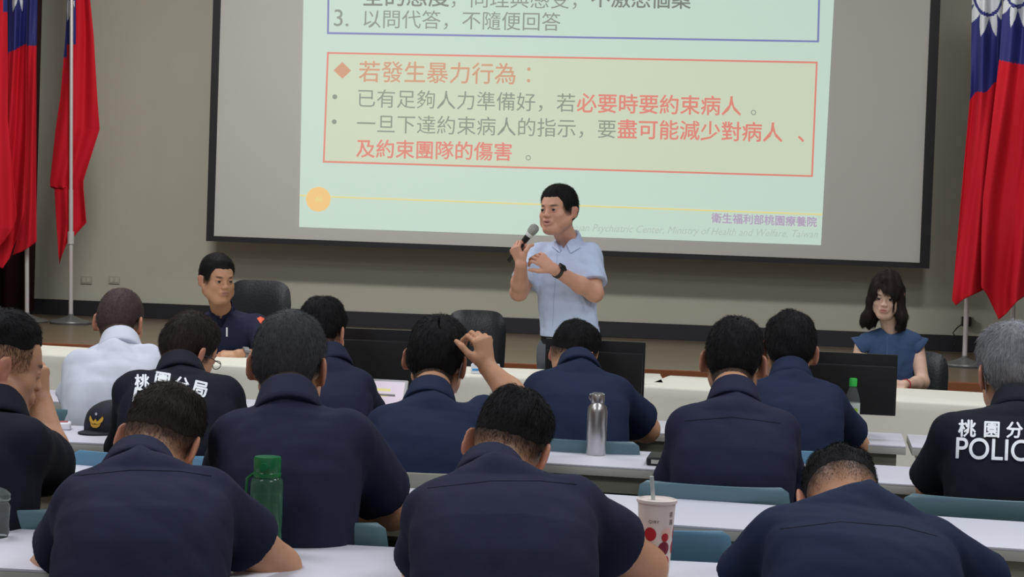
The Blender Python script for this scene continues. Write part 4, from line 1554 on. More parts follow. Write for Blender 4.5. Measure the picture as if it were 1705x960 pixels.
def surf_rgb(o_name, me, H, st, lipk=1.0, browk=1.0, stub=.6, stx=None):
    """vertex attributes lip / ear / stubble / brow from the head's own coordinates"""
    n = len(me.vertices)
    co = np.zeros(n * 3, np.float32)
    me.vertices.foreach_get('co', co)
    L = H.local(co.reshape(-1, 3))
    x, y, z = L[:, 0], L[:, 1], L[:, 2]
    inh = (np.abs(x) < .12) & (np.abs(y) < .13) & (z > -.11) & (z < .15)
    lip = np.exp(-((x / .021) ** 4) - ((z + .0575) / .0125) ** 4) * (y > .088) * inh * lipk
    ear = np.clip((np.abs(x) - .078) / .008, 0, 1) * inh * .55 * (z < .04) * (np.abs(y + .012) < .04)
    zl = hairline(y, st)
    ext = stx or (.034 if st not in ('fade', 'nape') else .055)
    sk = H.skull(x, y, z)
    stb = np.clip((z - (zl - ext)) / ext, 0, 1) ** .8 * (sk < .03) * (y < .05) * (np.abs(x) < .079) * inh * stub
    brow = np.exp(-((np.abs(x) - .032) / .0145) ** 4 - ((z - .0085) / .0022) ** 2) * (y > .06) * inh * browk * .8 + np.exp(-((np.abs(x) - .032) / .0155) ** 4 - ((z - .0255 - .08 * (np.abs(x) - .03)) / .0044) ** 2) * (y > .06) * inh * browk
    for nm, val in (('lip', lip), ('ear', ear), ('stubble', stb), ('brow', brow)):
        a = me.attributes.new(nm, 'FLOAT', 'POINT')
        a.data.foreach_set('value', np.clip(val, 0, 1).astype(np.float32))
    nr = np.zeros(n * 3, np.float32)
    me.vertices.foreach_get('normal', nr)
    k = stb > .03
    return co.reshape(-1, 3)[k].astype(float), nr.reshape(-1, 3)[k].astype(float), (stb[k] + .1)


def person(label, head, hs, hrot, neck, sh, el, wr, hip, hand=None, hw=.19, hd=.125, shirt=NAVY, skin=SKIN, haird=None, hair_m=None,
           st='short', h=.0042, sleeve=.72, sleeve_r=(.066, .074), arm=1.0, stance='sit', byaw=0.0, fat=0.0, mouth=0.0, face=True,
           bulge=.035, seed=1, trou=TROU, collar=True, wide=1.0, shirt_h=.0065, opening=0.0, vest=None, wr_amp=.0035, hipz=.55,
           eyes=False, fingers=None, neck_r=.053, eye_look=(0, 0), stub=.85, waist=None, stx=None, chest_drop=0.0, sleeveless=False, cat='person'):
    N = W(neck); C = W(head)
    S = {k: W(v) for k, v in sh.items()}
    E_ = {k: W(v) for k, v in el.items()}
    Wr = {k: W(v) for k, v in wr.items()}
    hp = at(hip[0], 900, hip[1]); P = V((hp.x, hp.y, hipz))
    fwd = V((-math.sin(math.radians(byaw)), math.cos(math.radians(byaw)), 0))
    right = V((fwd.y, -fwd.x, 0))
    M = (S['L'] + S['R']) / 2
    side = (S['R'] - S['L']).normalized()
    root = thing('person', label, cat, (P.x, P.y, 0))
    H = Head(C, rot(*hrot), hs, wide)
    # --- body: one continuous surface
    pts = [C + V((0, 0, .15)), C, N, *S.values(), *E_.values(), *Wr.values(), P]
    R_ = .22
    lo = V([min(p[i] for p in pts) - R_ for i in range(3)]); hi = V([max(p[i] for p in pts) + R_ for i in range(3)])
    lo.z = min(P.z + .0, min(p.z for p in Wr.values()) - .12)
    F = Field(lo, hi, h)
    up = (N - P).normalized()
    Cst = M - up * (.10 + chest_drop)
    mid = (P + Cst) / 2 - fwd * bulge
    F.econe(A3(P), A3(mid), (hw * .80, hd * .82), (hw * .78, hd * .78), A3(side), .02)
    F.econe(A3(mid), A3(Cst), (hw * .78, hd * .78), (hw * .82, hd * .82), A3(side), .015)
    F.econe(A3(Cst), A3(M - up * .03), (hw * .82, hd * .82), (hw * .6, hd * .55), A3(side), .015)
    skb = H.P(0, -.022, -.045)
    cone_to(F, N - up * .03, skb, neck_r, neck_r * .93, .018)
    cone_to(F, N, H.P(0, .012, -.055), neck_r * .9, neck_r * .88, .018)
    for k in 'LR':
        cone_to(F, N - up * .05, S[k] + (N - S[k]) * .15, .036, .040, .02)
        cone_to(F, S[k], E_[k], .048 * arm, .041 * arm, .03)
        fm = E_[k] + (Wr[k] - E_[k]) * .35
        cone_to(F, E_[k], fm, .040 * arm, .040 * arm, .02)
        cone_to(F, fm, Wr[k], .039 * arm, .0265 * arm, .02)
    tips = {}
    for k in 'LR':
        hnd = (hand or {}).get(k)
        if hnd is None:
            d = (Wr[k] - E_[k]); d.z = 0; d = d.normalized() + fwd * .5
            hnd = dict(d=d, back=Z, curl=(18, 25, 15))
        hnd = dict(hnd)
        ts = hnd.pop('ts', None)
        dd, nn, ss = frame(hnd['d'], hnd['back'])
        if isinstance(ts, V):
            ts = 1 if ss.dot(ts) > 0 else -1
        if ts is None:   # thumb points to the body's middle
            ts = 1 if ss.dot(right * (-1 if k == 'R' else 1)) > 0 else -1
        tips[k] = add_hand(F, Wr[k], hnd.pop('d'), hnd.pop('back'), thumb_side=ts, sc=hs * 1.0 if 'sc' not in hnd else hnd.pop('sc'), **hnd)
    H.add(F, face=face, fat=fat, mouth=mouth, ear=.92 if eyes else 1.14)
    if eyes:
        for q in (-1, 1):
            F.ell(A3(H.P(q * .032, .0925, .0035)), np.array((.0135 * wide, .010, eyes)) * hs, H.Rn, .002, 'sub')
    vv, qq = F.mesh()
    me = np_mesh('body', vv, [qq])
    stub_pts = surf_rgb('body', me, H, st, stub=stub, stx=stx)
    link('body', me, skin, root, True)
    del F
    if eyes:
        ebm = bmesh.new()
        for q in (-1, 1):
            t = bmesh.new()
            bmesh.ops.create_uvsphere(t, u_segments=24, v_segments=16, radius=.0128 * hs)
            Rm = H.R.to_4x4()
            for f in t.faces:
                c = f.calc_center_median().normalized()
                f.material_index = 1 if c.dot(V((eye_look[0], 1, eye_look[1])).normalized()) > .78 else 0
            bmesh.ops.transform(t, matrix=Matrix.Translation(H.P(q * .032, .0775, .004)) @ Rm, verts=t.verts)
            join(ebm, t)
        bm_obj('eyes', ebm, [EYEW, EYED], root, world=True)
    # --- shirt
    F = Field(lo, hi, shirt_h)
    ws = waist or (hw * 1.0)
    bdir = fwd if np.cross(A3(M - P), A3(side)) @ A3(fwd) > 0 else -fwd
    F.torso(A3(P), A3(M), A3(N), A3(side), ws, hw, hd, -bulge if bdir is fwd else bulge)
    if not sleeveless:
        cone_to(F, N - up * .05, N, neck_r * 1.25, neck_r * 1.02, .05)
    hems = {}
    for k in 'LR':
        if sleeveless:
            cone_to(F, N - up * .03, S[k] + (N - S[k]) * .16, .048, .050, .04)
            continue
        cone_to(F, N - up * .05, S[k], .044, .054, .03)
        hem = S[k] + (E_[k] - S[k]) * sleeve
        ad = (E_[k] - S[k]).normalized()
        if sleeve < 1:
            cone_to(F, S[k], hem + ad * .03, sleeve_r[0] * .94, sleeve_r[1], .03, cut=[(A3(hem), A3(ad))])
        else:
            cone_to(F, S[k], E_[k], sleeve_r[0] * .94, sleeve_r[1] * .85, .03)
            fe = E_[k] + (Wr[k] - E_[k]) * (sleeve - 1)
            cone_to(F, E_[k], fe, sleeve_r[1] * .85, .046, .03)
        hems[k] = (hem, ad)
    s_, P_ = F.sub(F.lo, F.lo + F.n * F.h)
    F.displace(wrinkle(seed, wr_amp, 13))
    F.displace(wrinkle(seed + 50, wr_amp * .5, 30, (1, 1, .7)))
    if not sleeveless and sleeve < 1:
        for k in 'LR':
            hem, ad = hems[k]
            cone_to(F, hem + ad * (sleeve_r[1] - .036), hem + ad * .09, sleeve_r[1] - .014, sleeve_r[1] - .012, .003, mode='sub')
    # neck hole
    nd = (H.P(0, -.02, -.04) - N).normalized()
    cone_to(F, N + nd * .012, N + nd * .12, neck_r + .004, neck_r + .01, .006, mode='sub')
    if opening:
        f2 = H.R @ V((0, 1, 0)); f2.z = 0; f2 = fwd
        a = N + fwd * (neck_r * .7) + up * .02
        b = N + fwd * (hd * .95) - up * (opening)
        cone_to(F, a, b, .045, .010, .008, mode='sub')
        cone_to(F, a + fwd * .04, b + fwd * .03, .05, .012, .008, mode='sub')
    if P.z < .7 or stance == 'stand':
        F.d[s_] = np.maximum(F.d[s_], -(P_[2] - (P.z - .03)) + 0 * P_[0] + 0 * P_[1])
    vv, qq = F.mesh()
    me = np_mesh('shirt', vv, [qq])
    shirt_o = link('shirt', me, shirt, root, True)
    bvh = BVHTree.FromPolygons([V(v) for v in vv], qq.tolist())
    del F
    if collar:
        F = Field(N - V((.12, .12, .09)), N + V((.12, .12, .12)), .0034)
        ax = (nd * .45 + up * .55).normalized()
        top = N + ax * .039
        bot = N - ax * .030
        F.cone(A3(top), A3(bot), neck_r + .0095, neck_r + .026, 0, cut=[(A3(top), A3(ax))])
        F.cone(A3(N - ax * .08), A3(N + ax * .12), neck_r + .0035, neck_r + .0045, 0, 'sub')
        s2, P2 = F.sub(F.lo, F.lo + F.n * F.h)
        Db = (P2[0] - bot.x) * ax.x + (P2[1] - bot.y) * ax.y + (P2[2] - bot.z) * ax.z
        # collar falls lower towards the front
        Fr = (P2[0] - N.x) * fwd.x + (P2[1] - N.y) * fwd.y
        F.d[s2] = np.maximum(F.d[s2], -(Db + .012 + np.clip(Fr, 0, .1) * .8))
        tp = (P2[0] - top.x) * ax.x + (P2[1] - top.y) * ax.y + (P2[2] - top.z) * ax.z
        F.d[s2] = np.maximum(F.d[s2], tp + np.clip(Fr, -.02, .1) * .75)
        # front gap
        a = N + fwd * .03 - ax * .05; b = N + fwd * .12 + ax * .08
        Sx = np.abs((P2[0] - N.x) * right.x + (P2[1] - N.y) * right.y)
        gap = np.minimum((.006 + .45 * np.clip(Db - .024, 0, .06) * (1 if opening else .3)) - Sx, Fr - .01)
        F.d[s2] = np.maximum(F.d[s2], gap)
        vv, qq = F.mesh()
        link('collar', np_mesh('collar', vv, [qq]), shirt, shirt_o, True)
        del F
    # --- trousers and shoes
    F = Field(P - V((.35, .35, P.z)) + fwd * .1, P + V((.35, .35, .16)) + fwd * (.35 if stance == 'sit' else 0), .011)
    if stance == 'sit':
        F.econe(A3(P - right * .06), A3(P + right * .06), (.105, .115), (.105, .115), A3(fwd), .04)
        for q in (-1, 1):
            hpj = P + right * (q * .085) - V((0, 0, .02)); kn = P + fwd * .40 + right * (q * .12); kn.z = .50
            an = kn + fwd * .02; an.z = .10
            cone_to(F, hpj, kn, .082, .062, .03); cone_to(F, kn, an, .058, .048, .02)
            fe = (q, an)
            t = bmesh.new()
            bmesh.ops.create_uvsphere(t, u_segments=20, v_segments=12, radius=1)
            bmesh.ops.scale(t, vec=(.045, .125, .045), verts=t.verts)
            for v in t.verts:
                if v.co.z < -.02: v.co.z = -.02 - (v.co.z + .02) * -.15
            bmesh.ops.transform(t, matrix=Matrix.Translation(V((an.x, an.y, .035)) + fwd * .05) @ Matrix.Rotation(math.radians(byaw), 4, 'Z'), verts=t.verts)
            bm_obj('shoe', t, SHOE, root, world=True)
    else:
        F = Field(P - V((.26, .26, P.z)), P + V((.26, .26, .16)), .008)
        F.econe(A3(P - V((0, 0, .12))), A3(P + V((0, 0, .07))), (hw * .98, hd * .95), (hw * .92, hd * .93), A3(right), .03)
        for q in (-1, 1):
            hpj = P + right * (q * .085) - V((0, 0, .08)); kn = hpj + V((0, 0, -.38)) + right * q * .01; an = kn + V((0, 0, 0)) - fwd * .02; an.z = .09
            cone_to(F, hpj, kn, .088, .07, .04); cone_to(F, kn, an, .068, .058, .03)
            t = bmesh.new()
            bmesh.ops.create_uvsphere(t, u_segments=20, v_segments=12, radius=1)
            bmesh.ops.scale(t, vec=(.045, .13, .045), verts=t.verts)
            for v in t.verts:
                if v.co.z < -.02: v.co.z = -.02 - (v.co.z + .02) * -.15
            bmesh.ops.transform(t, matrix=Matrix.Translation(V((an.x, an.y, .035)) + fwd * .05) @ Matrix.Rotation(math.radians(byaw), 4, 'Z'), verts=t.verts)
            bm_obj('shoe', t, SHOE, root, world=True)
    F.displace(wrinkle(seed + 9, .006, 16))
    vv, qq = F.mesh()
    link('trousers', np_mesh('trousers', vv, [qq]), trou, root, True)
    del F
    if haird is not None:
        make_hair(H, 'hair', root, hair_m or H_BLACK, st=st, seed=seed, stub_pts=stub_pts, **haird)
    return dict(root=root, H=H, shirt=shirt_o, bvh=bvh, N=N, up=up, fwd=fwd, right=right, P=P, S=S, tips=tips, Wr=Wr, E=E_)


def back_text(pr, s, x0_, y0_, x1_, y1_, m, bold=0.0, name='lettering', hs=1.0, off=.0035):
    """lettering that lies on the cloth of the back"""
    vs, fs = text_geo(s, 0, 0)
    vs, fs, zo = embolden(vs, fs, bold)
    mn, mx = vs[:, 0].min(), vs[:, 0].max()
    S = (x1_ - x0_) / (mx - mn)
    ang = math.atan2(y1_ - y0_, x1_ - x0_)
    out = []
    last = None
    for q, dz in zip(vs, zo):
        t = (q[0] - mn) / (mx - mn); up = q[1] * S * hs
        px = x0_ + t * (x1_ - x0_) + up * math.sin(ang); py = y0_ + t * (y1_ - y0_) - up * math.cos(ang)
        r = ray(px, py).normalized()
        loc, nrm, i, dist = pr['bvh'].ray_cast(CAM, r, 20)
        if loc is None:
            loc = CAM + r * (last or 5)
            dist = last or 5
        last = dist
        out.append(loc - r * (off + dz))
    me = np_mesh(name, np.array([list(v) for v in out]), [fs], False)
    return link(name, me, m, pr['shirt'], True)


def glue_box(bm, c, s, R, bev):
    box(bm, c, s, bev, R, 3)


def patch(pr, pts, m, name, off=.003):
    """flat cloth badge following the shirt; pts picture outline"""
    n = len(pts)
    cx, cy = sum(p[0] for p in pts) / n, sum(p[1] for p in pts) / n
    def hit(px, py):
        r = ray(px, py).normalized()
        loc, nrm, i, dist = pr['bvh'].ray_cast(CAM, r, 20)
        if loc is None:
            loc, nrm, i, dist = pr['bvh'].find_nearest(CAM + r * (pr['N'] - CAM).length)
        return loc - r * off
    bm = bmesh.new()
    c = hit(cx, cy)
    P1 = [hit(*p) or c for p in pts]
    vc = bm.verts.new(c); vv = [bm.verts.new(p) for p in P1]
    for i in range(n): bm.faces.new((vc, vv[i], vv[(i + 1) % n]))
    o = bm_obj(name, bm, m, pr['shirt'], smooth=False, world=True)
    md = o.modifiers.new('s', 'SOLIDIFY'); md.thickness = .002; md.offset = 0
    return o


m_white_print = mat('white_print', lin((232, 236, 240)), .6)

# ---- front row of the picture: three men bent over the nearest desk
p14 = person('man in navy shirt at the lower left, head bent beside the green bottle',
             (268, 742, 3.72), .95, (-6, 34, 7), (232, 784, 3.36), {'L': (148, 846, 3.22), 'R': (345, 840, 3.26)},
             {'L': (84, 955, 3.42), 'R': (462, 946, 3.42)}, {'L': (205, 1000, 3.62), 'R': (385, 955, 3.58)}, (228, 3.0),
             hw=.160, hd=.12, haird=dict(top=.014, side=.003, back=.003, n=11000, length=.014, width=.0009, noise=.003), hair_m=H_BROWN, st='fade',
             seed=14, sleeve=.57, sleeve_r=(.064, .072), h=.0036, shirt_h=.005, arm=1.08, face=False, bulge=.05)
p15 = person('man in navy shirt in the middle, bent forward beside the cup with red circles',
             (848, 752, 3.68), .96, (-12, 32, 8), (818, 796, 3.38), {'L': (728, 862, 3.24), 'R': (950, 852, 3.26)},
             {'L': (706, 975, 3.40), 'R': (1072, 944, 3.42)}, {'L': (790, 1010, 3.62), 'R': (975, 992, 3.60)}, (842, 3.0),
             hw=.172, hd=.125, haird=dict(top=.014, side=.003, back=.003, n=11000, length=.014, width=.0009, noise=.003), hair_m=H_BLACK, st='fade',
             seed=15, sleeve=.58, sleeve_r=(.064, .073), h=.0036, shirt_h=.005, arm=1.08, face=False, bulge=.05)
p16 = person('man in navy shirt at the lower right, head bent right down over the desk',
             (1402, 846, 3.66), .97, (4, 58, 0), (1424, 868, 3.36), {'L': (1300, 908, 3.18), 'R': (1552, 922, 3.18)},
             {'L': (1212, 1005, 3.30), 'R': (1682, 1010, 3.30)}, {'L': (1330, 1040, 3.62), 'R': (1560, 1060, 3.62)}, (1430, 2.92),
             hw=.175, hd=.125, haird=dict(top=.014, side=.006, back=.006, n=11000, length=.014, width=.0009, noise=.003), hair_m=H_BLACK, st='nape',
             seed=16, sleeve=.60, sleeve_r=(.064, .074), h=.0036, shirt_h=.005, arm=1.08, face=False, bulge=.07, shirt=NAVY2)

# ---- second row
p5 = person('upright man with grey tinged hair, green bottle before his back',
            (483, 612, 4.12), .98, (-6, 6, 2), (480, 672, 3.86), {'L': (398, 734, 3.82), 'R': (578, 730, 3.82)},
            {'L': (376, 850, 3.98), 'R': (650, 850, 4.0)}, {'L': (430, 840, 4.22), 'R': (600, 850, 4.24)}, (474, 3.74),
            hw=.158, hd=.125, haird=dict(top=.012, side=.006, back=.008, n=11000, length=.010, width=.0008, noise=.001), hair_m=H_SALT, st='full',
            seed=5, sleeve=.74, sleeve_r=(.066, .08), h=.0038, arm=1.05, face=False, bulge=.03)
p13 = person('man with shaved temples at the left edge, one hand to his face',
             (0, 612, 4.05), .97, (-52, 14, 0), (-8, 686, 3.92), {'L': (-110, 745, 3.95), 'R': (34, 742, 3.84)},
             {'L': (-120, 860, 4.1), 'R': (90, 786, 4.12)}, {'L': (-40, 850, 4.3), 'R': (68, 672, 4.22)}, (-45, 3.78),
             hand={'R': dict(d=V((-.12, .05, 1)), back=V((.9, -.3, .1)), curl=(38, 55, 30), ts=-1)},
             hw=.165, hd=.125, haird=dict(top=.014, side=.004, back=.002, n=8000, length=.012, width=.0009), hair_m=H_BLACK, st='high',
             seed=13, sleeve=.70, sleeve_r=(.066, .08), h=.0038, arm=1.08, shirt=BLACKC, byaw=-10, stub=.35, stx=.06)

# ---- third row
p3 = person('man in a dark vest printed with white characters, bent beside the black cap',
            (314, 588, 5.45), .92, (-34, 22, 6), (300, 622, 5.02), {'L': (226, 654, 4.95), 'R': (368, 664, 4.98)},
            {'L': (210, 745, 5.1), 'R': (404, 742, 5.15)}, {'L': (290, 745, 5.4), 'R': (380, 735, 5.42)}, (298, 4.84),
            hw=.165, hd=.125, haird=dict(top=.014, side=.006, back=.006, n=9000, length=.014, width=.001, noise=.002), hair_m=H_BROWN, st='short',
            seed=3, sleeve=1.4, sleeve_r=(.064, .066), h=.0045, shirt=BLACKC, bulge=.05)
p6 = person('man with thinning hair scratching his head with one hand',
            (728, 602, 5.2), 1.0, (-10, 4, 6), (716, 664, 4.94), {'L': (646, 716, 4.84), 'R': (776, 714, 4.88)},
            {'L': (618, 795, 5.0), 'R': (866, 672, 5.06)}, {'L': (680, 800, 5.25), 'R': (812, 612, 5.10)}, (690, 4.72),
            hand={'R': dict(d=V((-.22, 0, 1)), back=V((.75, -.6, .1)), curl=(52, 62, 30), ts=-1)},
            hw=.160, hd=.12, haird=dict(top=.014, side=.008, back=.010, n=10000, length=.016, width=.0009, noise=.001, bald=(.014, -.062, .104, .030), part=.0), hair_m=H_BLACK, st='full',
            seed=6, sleeve=.40, sleeve_r=(.064, .076), h=.0042, shirt=NAVY2, face=True, bulge=.03)
p8 = person('upright man in a dark navy jacket left of the bent man, arms down',
            (1222, 604, 5.05), .96, (-6, 6, 3), (1222, 664, 4.80), {'L': (1150, 714, 4.72), 'R': (1290, 720, 4.72)},
            {'L': (1126, 800, 4.80), 'R': (1312, 812, 4.82)}, {'L': (1150, 812, 5.1), 'R': (1290, 818, 5.1)}, (1214, 4.62),
            hw=.168, hd=.12, haird=dict(top=.014, side=.007, back=.008, n=10000, length=.014, width=.0009, noise=.001, bald=(.012, -.05, .118, .015)), hair_m=H_BLACK, st='full',
            seed=8, sleeve=1.5, sleeve_r=(.062, .068), h=.0042, bulge=.03, face=False)
p10 = person('grey haired man with POLICE on his back at the right edge',
             (1684, 624, 4.9), 1.03, (10, 8, -4), (1694, 678, 4.72), {'L': (1592, 726, 4.66), 'R': (1796, 730, 4.66)},
             {'L': (1552, 812, 4.78), 'R': (1836, 830, 4.8)}, {'L': (1600, 824, 5.05), 'R': (1790, 835, 5.05)}, (1690, 4.56),
             hw=.195, hd=.13, haird=dict(top=.020, side=.010, back=.012, n=11000, length=.018, width=.0011, noise=.003), hair_m=H_GREY, st='full',
             seed=10, sleeve=.86, sleeve_r=(.066, .074), h=.0042, shirt=BLACKC, bulge=.03)

# ---- fourth row
p1 = person('man in a white shirt with cropped hair, seen from behind at the left',
            (201, 538, 6.2), .95, (-8, 10, 2), (200, 574, 6.02), {'L': (142, 612, 5.94), 'R': (244, 606, 5.96)},
            {'L': (124, 674, 6.0), 'R': (262, 664, 6.05)}, {'L': (160, 668, 6.35), 'R': (240, 668, 6.35)}, (184, 5.88),
            hw=.165, hd=.12, haird=dict(top=.003, side=.002, back=.002, n=8000, length=.006, width=.0009, noise=.0003), hair_m=H_BUZZ, st='short',
            seed=21, sleeve=.8, sleeve_r=(.062, .072), h=.0048, shirt=WHITES, face=False, bulge=.03, wr_amp=.012)
p4 = person('man in navy shirt looking at the tablet, half hidden by another head',
            (537, 556, 6.15), .94, (-14, 12, 0), (548, 600, 6.02), {'L': (490, 642, 5.94), 'R': (594, 648, 5.96)},
            {'L': (474, 700, 6.1), 'R': (618, 694, 6.12)}, {'L': (520, 690, 6.35), 'R': (590, 684, 6.4)}, (552, 5.86),
            hw=.155, hd=.12, haird=dict(top=.016, side=.006, back=.005, n=8000, length=.016, width=.001, noise=.002), hair_m=H_BLACK, st='short',
            seed=4, sleeve=.8, sleeve_r=(.06, .07), h=.0048, face=False, bulge=.04)
p7 = person('man in navy shirt bent low before the speaker, black monitor behind his head',
            (956, 594, 6.2), .94, (-34, 22, 6), (962, 612, 5.90), {'L': (902, 652, 5.80), 'R': (1022, 658, 5.82)},
            {'L': (876, 718, 5.95), 'R': (1076, 714, 6.0)}, {'L': (950, 715, 6.3), 'R': (1010, 714, 6.32)}, (955, 5.62),
            hw=.168, hd=.12, haird=dict(top=.014, side=.003, back=.003, n=9000, length=.012, width=.001, noise=.002), hair_m=H_BLACK, st='fade',
            seed=7, sleeve=.76, sleeve_r=(.066, .078), h=.0046, arm=1.1, shirt=NAVY2, bulge=.05)
p9 = person('man in navy shirt with folded arms, green capped bottle beside his sleeve',
            (1313, 586, 6.0), 1.0, (4, 10, 4), (1316, 626, 5.88), {'L': (1268, 668, 5.80), 'R': (1376, 670, 5.80)},
            {'L': (1250, 745, 6.0), 'R': (1424, 742, 5.98)}, {'L': (1330, 742, 6.16), 'R': (1384, 740, 6.10)}, (1314, 5.62),
            hand={'R': dict(d=V((-.9, .25, .05)), back=V((0, .2, 1)), curl=(20, 25, 15))},
            hw=.16, hd=.12, haird=dict(top=.016, side=.010, back=.010, n=9000, length=.016, width=.001, noise=.002, part=.012), hair_m=H_BLACK, st='full',
            seed=9, sleeve=.74, sleeve_r=(.064, .078), h=.0046, arm=1.1, shirt=NAVY2, face=False, bulge=.04)

# ---- people facing the audience
p2 = person('man in navy police shirt seated behind the left table, looking to the side',
            (362, 467, 9.13), 1.02, (222, 4, 0), (370, 516, 9.24), {'R': (312, 545, 9.20), 'L': (428, 542, 9.22)},
            {'R': (300, 612, 8.95), 'L': (448, 596, 9.0)}, {'R': (350, 606, 8.8), 'L': (398, 590, 8.86)}, (375, 9.35),
            hand={'L': dict(d=V((-1, -.15, -.05)), back=V((0, -.5, 1)), curl=(25, 35, 20)), 'R': dict(d=V((1, -.4, 0)), back=Z, curl=(25, 35, 20))},
            hw=.185, hd=.13, haird=dict(top=.014, side=.006, back=.008, n=7000, length=.012, width=.0012, noise=.001, front=.002), hair_m=H_BLACK, st='short',
            seed=2, sleeve=.8, sleeve_r=(.066, .076), h=.0034, byaw=190, fat=.008, opening=.085, bulge=-.02, eyes=.0028, arm=1.05, skin=SKIN)
mic_ax = V((.60, -.12, .80)).normalized()
p12 = person('standing speaker in a light blue shirt holding a microphone',
             (929, 352, 8.93), 1.02, (150, -1, 2), (946, 399, 9.03), {'R': (896, 426, 9.0), 'L': (981, 425, 8.98)},
             {'R': (864, 486, 8.92), 'L': (990, 488, 8.86)}, {'R': (868, 440, 8.72), 'L': (922, 448, 8.70)}, (938, 9.02),
             hand={'R': dict(d=V((-.42, .05, .9)), back=V((-.65, -.72, -.1)), curl=(48, 78, 55), ts=mic_ax, thumb=(55, 35)),
                   'L': dict(d=V((-.82, -.05, .6)), back=V((.35, -.85, .45)), curl=(35, 45, 30))},
             hw=.158, hd=.12, haird=dict(top=.013, side=.006, back=.008, n=8000, length=.012, width=.0012, noise=.001, front=.003), hair_m=H_BLACK, st='short',
             seed=12, sleeve=.74, sleeve_r=(.066, .076), h=.0032, byaw=163, fat=.005, mouth=.005, opening=.06, stance='stand', hipz=.90, bulge=0,
             eyes=.0030, arm=1.08, skin=SKIN_P, shirt=mat('shirt_light_blue', lin((194, 209, 238)), .75, noise=.05, nscale=18, bump=.3, bscale=16, spec=.2),
             trou=TROUG, wr_amp=.007, shirt_h=.0045, wide=1.05)
p11 = person('woman in a sleeveless denim top seated behind the right table, looking down',
             (1476, 492, 8.85), .95, (168, 14, -3), (1484, 548, 8.92), {'R': (1436, 574, 8.92), 'L': (1526, 574, 8.92)},
             {'R': (1422, 634, 8.8), 'L': (1536, 636, 8.8)}, {'R': (1478, 646, 8.62), 'L': (1506, 640, 8.62)}, (1486, 9.0),
             hand={'L': dict(d=V((-1, -.25, .1)), back=V((0, -.3, 1)), curl=(25, 30, 20)), 'R': dict(d=V((.9, -.3, .0)), back=Z, curl=(25, 30, 20))},
             hw=.142, hd=.10, haird=None, st='bang', seed=11, h=.0034, byaw=178, bulge=0, eyes=.0024, arm=.80, skin=SKIN_L, sleeveless=True, collar=False,
             shirt=mat('denim', lin((56, 80, 118)), .8, noise=.25, nscale=30, bump=.25, bscale=40), neck_r=.045, opening=.01, shirt_h=.005, wide=.93, stub=0)

# woman's long hair: parted, bangs swept to one side, ends on the shoulders
H = p11['H']
hs = H.s
F = Field(np.array(H.c) - .26, np.array(H.c) + .19, .0035)
lc = lambda x, y, z: A3(H.P(x, y, z))
X, Y, Zc = [a.reshape([-1 if i == j else 1 for j in range(3)]) for i, a in enumerate(F.ax)]
D = (X - H.c[0], Y - H.c[1], Zc - H.c[2])
L = [(H.Rn[0, j] * D[0] + H.Rn[1, j] * D[1] + H.Rn[2, j] * D[2]) / hs for j in range(3)]
L[0] = L[0] / H.w
F.d[:] = ((H.skull(*L) - .013) * hs).astype(np.float32)
F.econe(lc(0, -.05, .03), lc(0, -.055, -.13), (.080, .048), (.088, .036), lc(1, 0, 0) - lc(0, 0, 0), .02)
for q in (-1, 1):
    F.cone(lc(q * .068, .012, .06), lc(q * .083, .018, -.03), .024, .022, .02)
    F.cone(lc(q * .083, .018, -.03), lc(q * .094, .030, -.10), .022, .027, .015)
    F.cone(lc(q * .094, .030, -.10), lc(q * (.115 if q > 0 else .085), .030, -.155), .027, .018, .015)
    F.cone(lc(q * .06, -.02, -.03), lc(q * .09, -.02, -.16), .036, .032, .02)
for dx, yy in ((-.055, .068), (-.042, .082), (-.028, .090)):
    F.cone(lc(.012, .072, .108), lc(dx, yy, .046 + abs(dx) * -.25), .013, .008, .008)
F.ell(lc(.006, .122, -.045), np.array((.064, .090, .090)) * hs, H.Rn, .004, 'sub')
F.ell(lc(.030, .110, .030), np.array((.024, .045, .042)) * hs, H.Rn @ np.array(Matrix.Rotation(.45, 3, 'Y')), .004, 'sub')
F.displace(lambda a, b, c: (.0022 * np.sin(a * 160 + 20 * c) + .0015 * np.sin(b * 190 + 15 * c) + .004 * np.sin(c * 55 + a * 20) * np.clip(-(c - H.c[2]) * 8, 0, 1)).astype(np.float32))
vv, qq = F.mesh()
rr = np.random.default_rng(5)
n = 9000
pick = rr.integers(0, len(vv), n)
p_ = vv[pick]
me0 = np_mesh('t', vv, [qq]); nb = np.zeros(len(vv) * 3, np.float32); me0.vertices.foreach_get('normal', nb); nb = nb.reshape(-1, 3)[pick]; bpy.data.meshes.remove(me0)
fl = np.tile(np.array([0, 0, -1.0]), (n, 1)) + rr.normal(size=(n, 3)) * .10
fl -= nb * (fl * nb).sum(1)[:, None]; fl /= np.linalg.norm(fl, axis=1)[:, None] + 1e-6
sd = np.cross(fl, nb); w = .0006
q0 = p_ + nb * .0008; q1 = q0 + fl * .014; q2 = q1 + (fl + nb * .05) * .014
SS = np.stack([q0 - sd * w, q0 + sd * w, q1 + sd * w, q1 - sd * w, q2], 1).reshape(-1, 3)
b = len(vv) + np.arange(n) * 5
link('hair', np_mesh('hair', np.concatenate([vv, SS]), [qq, np.stack([b, b + 1, b + 2, b + 3], 1), np.stack([b + 3, b + 2, b + 4], 1)]), H_BROWN, p11['root'], True)
del F
